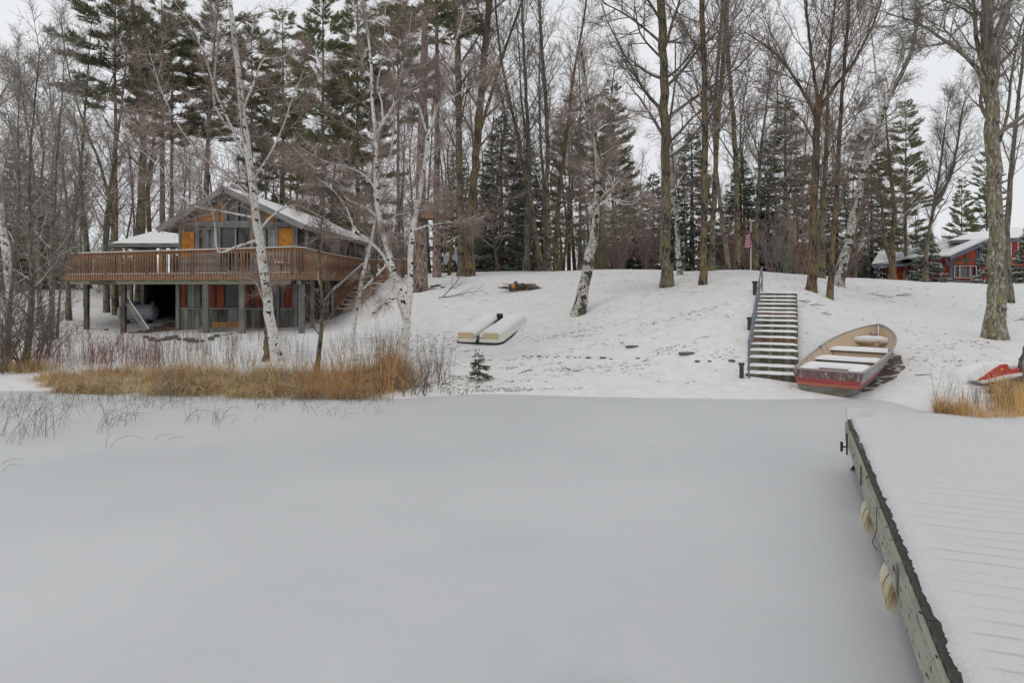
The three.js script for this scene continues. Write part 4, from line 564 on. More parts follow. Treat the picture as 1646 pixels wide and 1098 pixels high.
{ // stairs from the side of the deck down to the slope
  const t = thing('deck_stairs', 'wooden stairs with slanted snowy rails down from the far side of the deck', 'stairs', [-7.3, 0.5, -30.5]);
  const bot = V(-7.3, gh(-7.3, -30.4), -30.4), top = V(-7.1, 2.45, -35.6), n = 9, w = 1.2; const sd = V(1, 0, 0.04).normalize();
  for (let i = 0; i < n; i++) { const c = bot.clone().lerp(top, (i + 0.7) / n); part(t, 'tread', rbox(w, 0.045, 0.32, 0.006, c.x, c.y, c.z), wDeck[0]); part(t, 'tread_snow', rbox(w - 0.06, 0.025, 0.28, 0.01, c.x, c.y + 0.034, c.z), snowSoft); }
  for (const s of [-1, 1]) {
    const o = V(s * (w / 2 + 0.03), 0, 0), a = bot.clone().add(o), b = top.clone().add(o);
    part(t, 'stringer', beam(a.clone().add(V(0, -0.05, 0.1)), b.clone().add(V(0, -0.05, 0)), 0.045, 0.26), wDeck[1]);
    part(t, 'handrail', beam(a.clone().add(V(s * 0.03, 0.97, 0.1)), b.clone().add(V(s * 0.03, 0.72, 0)), 0.12, 0.05), wGreyL); part(t, 'rail_snow', beam(a.clone().add(V(s * 0.03, 1.005, 0.1)), b.clone().add(V(s * 0.03, 0.755, 0)), 0.10, 0.025), snowSoft);
    part(t, 'newel_post', rbox(0.1, 1.15, 0.1, 0.01, a.x + s * 0.03, a.y + 0.4, a.z + 0.1), s > 0 ? wDeck[2] : wGreyL);
    for (let k = 0; k < 22; k++) { const f = (k + 0.7) / 22.5, c = a.clone().lerp(b, f); part(t, 'baluster', rbox(0.035, 0.9 - 0.2 * f, 0.035, 0.003, c.x + s * 0.03, c.y + 0.5 - 0.12 * f, c.z + 0.1 * (1 - f)), wDeck[k % 3 === 0 ? 2 : 0]); }
  }
  for (let k = 0; k < 6; k++) { const z = -31.5 - k * 0.75, y = gh(-6.7, z), yt = lerp(0.5, 2.4, (k + 1) / 6.5); if (yt - y > 0.15) part(t, 'skirt_board', rbox(0.03, yt - y, 0.12, 0.004, -6.66, (y + yt) / 2, z), wDeck[1]); }
}
{ // shelter at the left end of the deck
  const d = 31.5, t = thing('deck_shelter', 'open timber shelter with a snow-covered hipped roof on the left end of the deck', 'shelter', [WX(232, d), 2.5, -d]);
  const x0 = WX(180, d), x1 = WX(292, d), ye = WY(393, d), r0 = WX(221, d), r1 = WX(268, d), yr = WY(370, d), z0 = -d + 0.2, z1 = -d - 3.4, zr = -d - 1.6;
  const hip = (dy, e, th) => { const A = [x0 - e, ye + dy, z0 + e], B = [x1 + e, ye + dy, z0 + e], C = [x1 + e, ye + dy, z1 - e], D = [x0 - e, ye + dy, z1 - e], R0 = [r0, yr + dy + th, zr], R1 = [r1, yr + dy + th, zr], g = new THREE.BufferGeometry(), p = []; const tri = (...v) => v.forEach((q) => p.push(...q)); tri(A, B, R1); tri(A, R1, R0); tri(B, C, R1); tri(C, D, R0); tri(C, R0, R1); tri(D, A, R0); tri(A, C, B); tri(A, D, C); g.setAttribute('position', new THREE.Float32BufferAttribute(p, 3)); g.setAttribute('uv', new THREE.Float32BufferAttribute(p.filter((_, i) => i % 3 < 2), 2)); g.computeVertexNormals(); return g; };
  part(t, 'roof', hip(0, 0, 0), wDark); part(t, 'roof_snow', hip(0.05, -0.03, 0.06), snowSoft);
  for (const [a, b] of [[[x0, z0], [x1, z0]], [[x0, z1], [x0, z0]], [[x1, z0], [x1, z1]]]) part(t, 'eave_board', beam(V(a[0], ye - 0.05, a[1]), V(b[0], ye - 0.05, b[1]), 0.05, 0.14), wGrey);
  for (const [x, z] of [[x0 + 0.35, z0 - 0.3], [WX(262, d), z0 - 0.15], [x0 + 0.35, z1 + 0.3], [x1 - 0.3, z1 + 0.3]]) part(t, 'post', rbox(0.13, ye - 2.5, 0.13, 0.01, x, (ye + 2.5) / 2, z), wDeck[0]);
  part(t, 'screen_panel', rbox(1.5, 0.9, 0.05, 0.01, WX(255, d), 3.1, z1 + 0.5), wDeck[1]); part(t, 'screen_panel', rbox(0.9, 0.7, 0.05, 0.01, WX(275, d), 3.55, z1 + 0.55), redPanel);
}
{ // slatted chair on the deck
  const t = thing('deck_chair', 'red-brown slatted wooden chair on the deck under the right boarded window', 'chair', [WX(456, 25.8), 2.53, -25.8], -0.3);
  for (let k = 0; k < 6; k++) { const m = mesh('back_slat', rbox(0.06, 0.72, 0.02, 0.004, (k - 2.5) * 0.085, 0.62, -0.28), wDeck[0], t); m.rotation.x = 0; }
  for (let k = 0; k < 5; k++) mesh('seat_slat', rbox(0.55, 0.02, 0.08, 0.004, 0, 0.36 - k * 0.012, 0.22 - k * 0.1), wDeck[0], t);
  for (const s of [-1, 1]) { mesh('arm', rbox(0.1, 0.025, 0.62, 0.006, s * 0.31, 0.57, 0.02), wDeck[1], t); mesh('leg', rbox(0.05, 0.57, 0.07, 0.006, s * 0.29, 0.28, 0.26), wDeck[1], t); mesh('leg', rbox(0.05, 0.4, 0.07, 0.006, s * 0.27, 0.2, -0.24), wDeck[1], t); }
  mesh('seat_snow', rbox(0.5, 0.04, 0.38, 0.015, 0, 0.395, 0.04), snowSoft, t);
}
{ // gas tank under the deck
  const d = 31.2, b = G(223, d), t = thing('gas_tank', 'blue-grey gas tank lying under the left end of the deck', 'tank', b.toArray(), 0.12);
  const pts = []; for (let i = 0; i <= 10; i++) { const a = i / 10 * Math.PI / 2; pts.push(new THREE.Vector2(0.37 * Math.sin(a), -0.66 - 0.2 * Math.cos(a))); } for (let i = 0; i <= 10; i++) { const a = i / 10 * Math.PI / 2; pts.push(new THREE.Vector2(0.37 * Math.cos(a), 0.66 + 0.2 * Math.sin(a))); }
  const g = new THREE.LatheGeometry(pts, 28); g.rotateZ(Math.PI / 2); g.translate(0, 0.5, 0); const tm = M([0.34, 0.37, 0.40], { roughness: 0.5 }); mesh('tank_body', g, tm, t);
  const dome = new THREE.CylinderGeometry(0.17, 0.2, 0.2, 18); dome.translate(-0.1, 0.92, 0); mesh('valve_dome', dome, M([0.10, 0.12, 0.14]), t); for (const x of [-0.5, 0.5]) mesh('foot', rbox(0.1, 0.22, 0.5, 0.01, x, 0.08, 0), blackM, t);
  const lug = new THREE.TorusGeometry(0.05, 0.015, 6, 14); lug.translate(0.62, 0.92, 0.0); mesh('lifting_lug', lug, tm, t);
}
{ const a = P(198, 475, 28.2), b = P(236, 531, 27.4); const t = thing('leaning_plank', 'grey plank leaning on the second deck post in front of the gas tank', 'plank', b.toArray()); part(t, 'plank', beam(a, b, 0.2, 0.06, V(0.6, 0.2, 1)), wGrey); part(t, 'snow_edge', beam(a.clone().add(V(0.1, 0.06, 0)), b.clone().add(V(0.1, 0.06, 0)), 0.03, 0.02, V(0.6, 0.2, 1)), snowSoft); }
{ // bare leaves and bark chips on the floor of the open bay
  const gb = new GB(), r = RNG(91); const x0 = WX(236, 28), x1 = WX(290, 28); for (let i = 0; i < 900; i++) { const x = lerp(x0 - 0.5, x1, r()), z = -27.6 - 2.8 * r(), y = gh(x, z) + 0.02 + 0.1 * r() * r(), a = r() * 6.28, L = 0.06 + 0.14 * r(); gb.tube([V(x, y, z), V(x + Math.cos(a) * L, y + 0.03 * r(), z + Math.sin(a) * L)], [0.012, 0.006], 3); }
  const m = mesh('bark_litter', gb.geo(), M([0.16, 0.09, 0.06])); tag(m, 'brown bark and leaf litter on the floor of the open bay', 'litter', null, 'stuff');
}

// ------------------------------------------------------------------ stones
const rockGeo = [0, 1, 2, 3].map((k) => { const g = new THREE.IcosahedronGeometry(1, 2), p = g.attributes.position; for (let i = 0; i < p.count; i++) { const v = V(p.getX(i), p.getY(i), p.getZ(i)), f = 0.75 + 0.5 * noise(v.x * 1.6 + k * 9 + 20, v.y * 1.6 + v.z * 1.3 + 20); v.multiplyScalar(f); v.y = Math.max(-0.5, Math.min(0.6, v.y)); p.setXYZ(i, v.x, v.y, v.z); } g.computeVertexNormals(); return g; });
function rock(pos, sx, sy, sz, turn, label, group, snow = 0) { const t = thing('rock', label, 'rock', pos.toArray(), turn, group), k = (Math.abs(pos.x * 13) | 0) % 4; const m = mesh('stone', rockGeo[k], rockM, t); m.scale.set(sx, sy, sz); m.position.y = sy * 0.25; if (snow) { const s = mesh('snow_cap', rockGeo[k], snowSoft, t); s.scale.set(sx * 0.8, sy * 0.5, sz * 0.8); s.position.y = sy * 0.62; } }
{ const r = RNG(15);
  for (const [x, y, w] of [[236, 542, 5], [244, 546, 6], [254, 548, 5], [263, 546, 5], [272, 545, 7], [281, 543, 6], [288, 545, 4], [299, 546, 5], [308, 548, 7], [316, 549, 5], [326, 548, 4], [340, 545, 6], [349, 540, 5]]) { const p = onGround(x, y + 2), k = w / F * -p.z; rock(p, k, k * 1.1, k * 0.8, r() * 6, 'dark stone in the low border row before the cabin', 'stones of the border row before the cabin', 0); }
  for (const [x, y, w] of [[360, 538, 5], [372, 536, 5], [384, 534, 5], [402, 531, 4], [418, 529, 4], [468, 523, 4], [479, 521, 4], [490, 519, 4], [502, 518, 4], [514, 518, 4], [526, 519, 4]]) { const p = onGround(x, y + 1), k = w / F * -p.z; rock(p, k, k * 0.3, k * 0.7, r() * 6, 'flat snowed-in paving stone in the line along the cabin foot', 'flat stones along the cabin foot', 1); }
  for (const [x, y, w] of [[602, 503, 4], [612, 495, 4], [622, 488, 5], [633, 481, 4], [655, 470, 4], [664, 466, 4], [696, 461, 5], [704, 459, 5], [712, 462, 4], [686, 463, 4], [60, 530, 5], [70, 545, 6], [172, 530, 4], [246, 482, 6]]) { const p = onGround(x, y + 1), k = w / F * -p.z; rock(p, k, k * 0.6, k * 0.7, r() * 6, x < 300 ? 'lone dark stone on the snow beyond the deck posts' : 'dark stone at the foot of the pink-barked pine and deck stairs', x < 300 ? 'stones on the snow beyond the deck posts' : 'stones beside the deck stairs', 0); }
  for (const [x, y, w, l] of [[1016, 559, 13, 'flat dark stone bare of snow in the middle of the slope'], [1104, 569, 15, 'flat dark stone bare of snow nearer the bank stairs']]) { const p = onGround(x, y), k = w / F * -p.z; rock(p, k, k * 0.22, k * 0.45, 0.1, l, null); }
  for (const [x, w] of [[855, 2.5], [866, 3], [880, 2], [892, 2.2], [897, 2], [913, 2.5], [925, 2], [932, 2], [946, 4], [969, 4.5], [982, 2.5], [1025, 3], [1038, 2], [1120, 4], [1140, 3], [1176, 5]]) { const p = onGround(x, 573 + (x > 1100 ? 8 : (x - 855) * 0.03) + 2 * (r() - 0.5)), k = w / F * -p.z; rock(p, k * 1.3, k * 0.5, k, r() * 6, 'small stone just poking out of the snow in the row across the slope', 'small stones in a row across the slope', 0); }
}
// ------------------------------------------------------------------ bank stairs of old timbers, rail, path lights
const turn = Math.atan2(0.41, 1);                                    // stairs and dock run the same way, about 22 degrees off the lens
{
  const ys = [471.4, 477.3, 483.4, 489.5, 496.5, 502.7, 509.2, 516.2, 525, 533.7, 543.5, 554.5, 564.3, 575.7, 589.5, 601.5], n = ys.length, tp = V(6.98, 0, -18), bt = V(5.25, 0, -13.8);
  const t = thing('bank_stairs', 'snowy stairs of sixteen old timbers climbing the bank beside the rowboat', 'stairs', [5.25, 0.1, -13.8]), r = RNG(3);
  ys.forEach((y, i) => {
    const f = i / (n - 1), c = tp.clone().lerp(bt, f), d = -c.z, yt = WY(y, d), w = 0.98 + 0.03 * (r() - 0.5), th = 0.115 + 0.02 * r();
    const g = new RoundedBoxGeometry(w, th, 0.16, 3, 0.018), p = g.attributes.position; for (let q = 0; q < p.count; q++) { const x = p.getX(q), e = noise(x * 9 + i * 7, p.getY(q) * 20 + 5) - 0.5; p.setY(q, p.getY(q) + e * 0.018); p.setZ(q, p.getZ(q) + (noise(x * 6 + 3, i * 5) - 0.5) * 0.02); } g.computeVertexNormals(); boxUV(g);
    const m = mesh('timber', g, wTie[[5, 10].includes(i) ? 2 : i % 2], t); m.position.set(c.x, yt - th / 2, c.z).sub(t.position); m.rotation.y = -turn + (r() - 0.5) * 0.03;
    // snow lying on the tread behind each timber
    const yn = i ? yt : yt, sg = sheet(34, 8, (a, b) => { const u = a / 34, v = b / 8, e = Math.min(u * 12, (1 - u) * 12, 1), fr = v < 0.01 ? 0 : 1, x = (u - 0.5) * (w - 0.02), fz = 0.075 - 0.36 * v - 0.05 * (1 - v) * noise(u * 14 + i * 9, i) * 1.3; return [x, fr * (0.009 + 0.028 * sstep(0.05, 0.35, v) * e + 0.012 * (noise(u * 8 + i, v * 3) - 0.5)) - 0.002, fz]; }, (a, b) => [a / 34, b / 22]);
    const s = mesh('tread_snow', sg, snowSoft, t); s.position.set(c.x, yn, c.z).sub(t.position); s.rotation.y = -turn;
  });
  // handrail of metal pipe on the left side
  const h = thing('handrail', 'grey metal pipe handrail along the left side of the bank stairs', 'handrail', [4.75, 0.2, -13.7]);
  const pp = (px, py, d) => P(px, py, d), tube = (pts, rr) => { const g = new GB(); g.tube(pts, pts.map(() => rr), 8, 0.3); return g.geo(); };
  part(h, 'rail', tube([pp(1203.5, 549, 13.8), pp(1207, 530, 14.4), pp(1212, 497, 15.6), pp(1218, 462, 17.2), pp(1224, 429, 19.0)], 0.022), metalM);
  part(h, 'lower_rail', tube([pp(1203.7, 566, 13.85), pp(1208, 543, 14.6), pp(1213, 512, 15.7), pp(1219, 476, 17.2), pp(1225, 445, 18.8)], 0.016), metalM);
  for (const [x, y0, y1, d] of [[1203, 549, 608, 13.8], [1210, 503, 551, 15.2], [1215.5, 478, 521, 16.3], [1220, 452, 493, 17.5], [1224.5, 429, 470, 18.9]]) part(h, 'post', tube([pp(x, y1, d), pp(x, y0, d)], 0.02), metalM);
}
for (const [px, y0, y1, l] of [[1191.5, 584, 608, 'short dark path light post by the lowest timber of the bank stairs'], [1204.5, 511, 531, 'short dark path light post halfway up the bank stairs'], [1213, 452, 474, 'short dark path light post by the top of the bank stairs']]) {
  const b = onGround(px, y1), k = -b.z / F, H = (y1 - y0) * k, t = thing('path_light', l, 'path light', b.toArray(), -turn, null);
  mesh('post', rbox(6.5 * k, H * 0.86 + 0.1, 6.5 * k, 0.008, 0, H * 0.43 - 0.05, 0), postM, t); mesh('cap', rbox(9 * k, H * 0.16, 9 * k, 0.012, 0, H * 0.92, 0), postM, t); mesh('lens', rbox(5 * k, H * 0.07, 5 * k, 0.004, 0, H * 0.82, 0.012), M([0.12, 0.12, 0.12], { roughness: 0.3 }), t);
}

// ------------------------------------------------------------------ rowboat drawn up on the shore
{
  const a = onGround(1330, 634), bowW = P(1411, 521, 16.4), L = Math.hypot(bowW.x - a.x, bowW.z - a.z) + 0.05, yaw = Math.atan2(bowW.x - a.x, bowW.z - a.z);   // local +z runs to the bow
  const t = thing('rowboat', 'tan-lined rowboat with red and grey hull and snow on its benches beside the bank stairs', 'rowboat', [a.x, a.y - 0.02, a.z], yaw); t.rotation.order = 'YXZ'; t.rotation.x = -0.075;
  const bw = (s) => s < 0.45 ? lerp(0.61, 0.70, Math.sin(s / 0.45 * Math.PI / 2)) : 0.70 * Math.pow(Math.max(0, 1 - Math.pow((s - 0.45) / 0.55, 2.3)), 0.72);
  const sh = (s) => 0.455 + 0.09 * s + 0.215 * s * s, kl = (s) => s < 0.6 ? 0 : 0.38 * Math.pow((s - 0.6) / 0.4, 2.2), ch = (s) => bw(s) * lerp(0.80, 0.35, s * s);
  // hull section: keel to chine to gunwale, q in 0..1
  const sec = (s, q, off) => { const y0 = kl(s), y1 = sh(s), b = Math.max(0.012, bw(s) - off), c = Math.max(0.006, ch(s) - off); let x, y; if (q < 0.35) { const e = q / 0.35; x = c * Math.sin(e * Math.PI / 2 * 0.98); y = y0 + off + 0.10 * (1 - Math.cos(e * Math.PI / 2)) * 0.9; } else { const e = (q - 0.35) / 0.65; x = lerp(c, b, Math.pow(e, 0.8)); y = lerp(y0 + off + 0.09, y1, e); } return [x, y]; };
  const NS = 44, ends = (s, y) => s * L + (s > 0.9 ? (s - 0.9) * 1.6 * (y - 0.5) : 0);
  const skin = (q0, q1, off, n) => { const gs = []; for (const m of [-1, 1]) gs.push(sheet(NS, n, (i, j) => { const s = i / NS, [x, y] = sec(s, lerp(q0, q1, j / n), off); return [m * x, y, ends(s, y) + off * (s < 0.02 ? 1 : 0)]; }, (i, j) => [i / NS * L, j / n * 0.5])); return mergeGeometries(gs); };
  const hullGrey = M(null, { map: tex(256, 256, (u, v) => { let c = mix3([0.20, 0.195, 0.20], [0.31, 0.305, 0.305], fbm(u * 4, v * 6, 4, 4, 6)); return mix3(c, [0.42, 0.41, 0.40], sstep(0.68, 0.74, fbm(u * 16, v * 10, 4, 16, 10))); }), roughness: 0.55 });
  const red = M(null, { map: tex(256, 128, (u, v) => mix3([0.24, 0.035, 0.035], [0.38, 0.07, 0.06], fbm(u * 3, v * 12, 4, 3, 12))), roughness: 0.55 }), orange = M([0.40, 0.12, 0.075], { roughness: 0.6 }), low = M(null, { map: tex(256, 256, (u, v) => mix3([0.07, 0.06, 0.045], [0.22, 0.20, 0.16], fbm(u * 8, v * 8, 5, 8, 8))), roughness: 0.8 }), tan = M(null, { map: tex(256, 256, (u, v) => mix3(mix3([0.46, 0.345, 0.235], [0.58, 0.455, 0.335], fbm(u * 4, v * 4, 4, 4, 4)), [0.26, 0.17, 0.10], sstep(0.66, 0.8, fbm(u * 7, v * 5, 4, 7, 5)) * 0.6)), roughness: 0.7 });
  const worn = M(null, { map: tex(512, 128, (u, v) => { const f = noise(u * 40, v * 16 + 6 * noise(u * 9, v * 3, 9, 3), 40, 16); return mix3(mix3([0.10, 0.055, 0.055], [0.19, 0.12, 0.115], fbm(u * 10, v * 4, 3, 10, 4)), [0.36, 0.33, 0.32], sstep(0.62, 0.80, f) * 0.6); }), roughness: 0.8 });
  mesh('hull_bottom', skin(0, 0.46, 0, 9), low, t); mesh('red_band', skin(0.46, 0.60, 0, 3), red, t); mesh('hull_side', skin(0.60, 1, 0, 6), hullGrey, t); mesh('inner_hull', skin(0, 1, 0.03, 14), tan, t);
  // gunwale
  for (const m of [-1, 1]) { const g = new GB(), pts = []; for (let i = 0; i <= 40; i++) { const s = i / 40, y = sh(s); pts.push(V(m * Math.max(0.004, bw(s) - 0.012), y + 0.006, ends(s, y))); } g.tube(pts, pts.map(() => 0.024), 7, 0.3); mesh('gunwale', g.geo(), M([0.30, 0.29, 0.27], { roughness: 0.5 }), t); }
  // transom, in bands, with the worn top rail
  const tr = (q0, q1, z0, z1) => { const pts = []; for (let k = 0; k <= 8; k++) pts.push(sec(0, lerp(q0, q1, k / 8), 0)); const all = [...pts, ...pts.slice().reverse().map(([x, y]) => [-x, y])]; const g = extrude(all, z1 - z0, 0.004); g.translate(0, 0, z0); return g; };
  mesh('transom_bottom', tr(0, 0.5, -0.04, 0.0), low, t); mesh('transom_stripe', tr(0.505, 0.60, -0.046, 0), orange, t); mesh('transom_stripe', tr(0.605, 0.735, -0.05, 0), red, t); mesh('transom_top', tr(0.74, 1.0, -0.045, 0.02), worn, t);
  { const n = new THREE.BoxGeometry(0.34, 0.01, 0.06); n.translate(0, 0.50 + 0.012, -0.012); mesh('transom_cap', rbox(1.26, 0.03, 0.085, 0.01, 0, 0.468, -0.01), M([0.27, 0.22, 0.22]), t); }
  // benches with snow
  const bench = (s, w, yo) => { const b = bw(s) - 0.05, y = sh(s) - yo, z = s * L; mesh('bench', rbox(2 * b, 0.035, w, 0.01, 0, y, z), tan, t); { const c = ch(s) - 0.07, yb = kl(s) + 0.07, g = extrude([[-c, yb], [c, yb], [b - 0.06, y - 0.02], [-b + 0.06, y - 0.02]], 0.025, 0.003); g.translate(0, 0, z - w / 2 + 0.02); mesh('bench_front', g, tan, t); } mesh('bench_edge', rbox(2 * b, 0.025, 0.02, 0.006, 0, y - 0.012, z - w / 2 - 0.004), M([0.06, 0.045, 0.035]), t);
    const g = sheet(30, 8, (i, j) => { const u = i / 30, v = j / 8, e = Math.min(u * 9, (1 - u) * 9, v * 4, (1 - v) * 4, 1); return [(u - 0.5) * 2 * b, y + 0.01 + 0.065 * Math.sqrt(clamp(e)) + 0.02 * (noise(u * 6 + s * 9, v * 2) - 0.5) * e, z + (v - 0.5) * (w + 0.03)]; }); mesh('bench_snow', g, snowSoft, t); };
  bench(0.36, 0.27, 0.13); bench(0.60, 0.30, 0.17);
  // stern seat: two arms round an open well
  { const y = 0.395; for (const m of [-1, 1]) { mesh('stern_seat', rbox(0.30, 0.03, 0.55, 0.01, m * 0.43, y, 0.32), tan, t); const g = sheet(10, 14, (i, j) => { const u = i / 10, v = j / 14, e = Math.min(u * 5, (1 - u) * 5, v * 8, (1 - v) * 8, 1); return [m * 0.43 + (u - 0.5) * 0.31, y + 0.01 + 0.07 * Math.sqrt(clamp(e)), 0.05 + 0.58 * v]; }); mesh('seat_snow', g, snowSoft, t); }
    mesh('stern_seat', rbox(1.22, 0.03, 0.26, 0.01, 0, y + 0.002, 0.72), tan, t); const g = sheet(30, 8, (i, j) => { const u = i / 30, v = j / 8, e = Math.min(u * 9, (1 - u) * 9, v * 4, (1 - v) * 4, 1); return [(u - 0.5) * 1.24, y + 0.012 + 0.075 * Math.sqrt(clamp(e)), 0.57 + 0.3 * v]; }); mesh('seat_snow', g, snowSoft, t);
    mesh('well_side', rbox(0.56, 0.26, 0.02, 0.005, 0, 0.23, 0.6), tan, t); mesh('well_bulkhead', rbox(0.02, 0.25, 0.4, 0.005, -0.12, 0.22, 0.38), tan, t); mesh('well_block', rbox(0.36, 0.2, 0.22, 0.01, 0.1, 0.18, 0.45), M([0.20, 0.15, 0.10]), t);
    const fs = sheet(16, 40, (i, j) => { const u = i / 16 - 0.5, s = 0.1 + 0.66 * j / 40, [x] = sec(s, 0.3, 0.03); return [u * 1.9 * x, kl(s) + 0.05 + 0.05 * noise(u * 5 + 3, s * 12), s * L]; }); mesh('floor_snow', fs, snowSoft, t); }
  // bow plate on a small bracket, with a snow pad and the bow cleat
  { const z = 0.86 * L, y = sh(0.86) - 0.20; const g = extrude([[-0.34, -0.16], [0.34, -0.16], [0.16, 0.14], [-0.16, 0.14]], 0.04, 0.006); g.rotateX(Math.PI / 2); g.translate(0, y, z); mesh('bow_seat', g, tan, t); const s = extrude([[-0.33, -0.15], [0.33, -0.15], [0.15, 0.13], [-0.15, 0.13]], 0.05, 0.02); s.rotateX(Math.PI / 2); s.translate(0, y + 0.055, z); mesh('bow_snow', s, snowSoft, t); mesh('bow_seat_leg', rbox(0.06, 0.2, 0.05, 0.01, 0, y - 0.14, z), tan, t); mesh('bow_bracket', rbox(0.16, 0.09, 0.03, 0.01, 0, y + 0.10, z + 0.16), M([0.25, 0.17, 0.11]), t); const e = new THREE.TorusGeometry(0.03, 0.01, 6, 14); e.translate(0, y + 0.14, z + 0.13); mesh('bow_eye', e, M([0.55, 0.55, 0.54], { metalness: 0.7, roughness: 0.3 }), t); }
  // ribs, a yellow tag, oar sockets
  for (const s of [0.22, 0.3, 0.48, 0.54]) for (const m of [-1, 1]) { const pts = []; for (let k = 0; k <= 5; k++) { const [x, y] = sec(s, lerp(0.45, 0.98, k / 5), 0.035); pts.push(V(m * x, y, s * L)); } const g = new GB(); g.tube(pts, pts.map(() => 0.014), 5, 0.3); mesh('rib', g.geo(), tan, t); }
  { const [x, y] = sec(0.72, 0.72, 0.036); const g = new THREE.CylinderGeometry(0.032, 0.032, 0.004, 16); g.rotateZ(Math.PI / 2); g.translate(x - 0.006, y, 0.72 * L); mesh('yellow_tag', g, M([0.62, 0.50, 0.05]), t); }
  for (const m of [-1, 1]) mesh('oar_socket', rbox(0.05, 0.06, 0.10, 0.01, m * (bw(0.46) - 0.03), sh(0.46) + 0.02, 0.46 * L), M([0.3, 0.29, 0.28], { metalness: 0.5 }), t);
  // worn white registration marks on the near side, too weathered to read
  { const r = RNG(9); for (let k = 0; k < 7; k++) { const s = 0.10 + 0.018 * k, [x, y] = sec(s, 0.82, 0), [x2, y2] = sec(s + 0.01, 0.92, 0); const g = beam(V(-x - 0.003, y - 0.02, s * L), V(-x2 - 0.003, y2 + 0.02 * r(), (s + 0.012 * (r() - 0.3)) * L), 0.022, 0.006, V(1, 0, 0)); mesh('registration_mark', g, M([0.6, 0.6, 0.6]), t); } }
  // bare leaf-strewn strip that the hull keeps free of snow
  const right = V(-Math.cos(yaw), 0, Math.sin(yaw)), fw = V(Math.sin(yaw), 0, Math.cos(yaw)), a0 = V(a.x, 0, a.z);
  const bare = sheet(40, 10, (i, j) => { const u = i / 40, v = j / 10, off = 0.30 + (0.62 * Math.sin(Math.PI * clamp(u * 1.05)) ** 0.5 + 0.12 * (noise(u * 12, 3) - 0.5)) * v * (0.55 + 0.5 * u), p = a0.clone().addScaledVector(fw, 0.15 + u * L * 0.92).addScaledVector(right, off); return [p.x, gh(p.x, p.z) + 0.012, p.z]; });
  const bm = struct('bare_ground', bare, M(null, { map: rep(tex(256, 256, (u, v) => mix3(mix3([0.05, 0.042, 0.03], [0.17, 0.125, 0.08], fbm(u * 14, v * 14, 4, 14, 14)), [0.62, 0.62, 0.61], sstep(0.56, 0.66, fbm(u * 7, v * 7, 5, 7, 7)))), 1.2) })); bm.userData.label = 'bare leaf-strewn ground along the rowboat side';
}

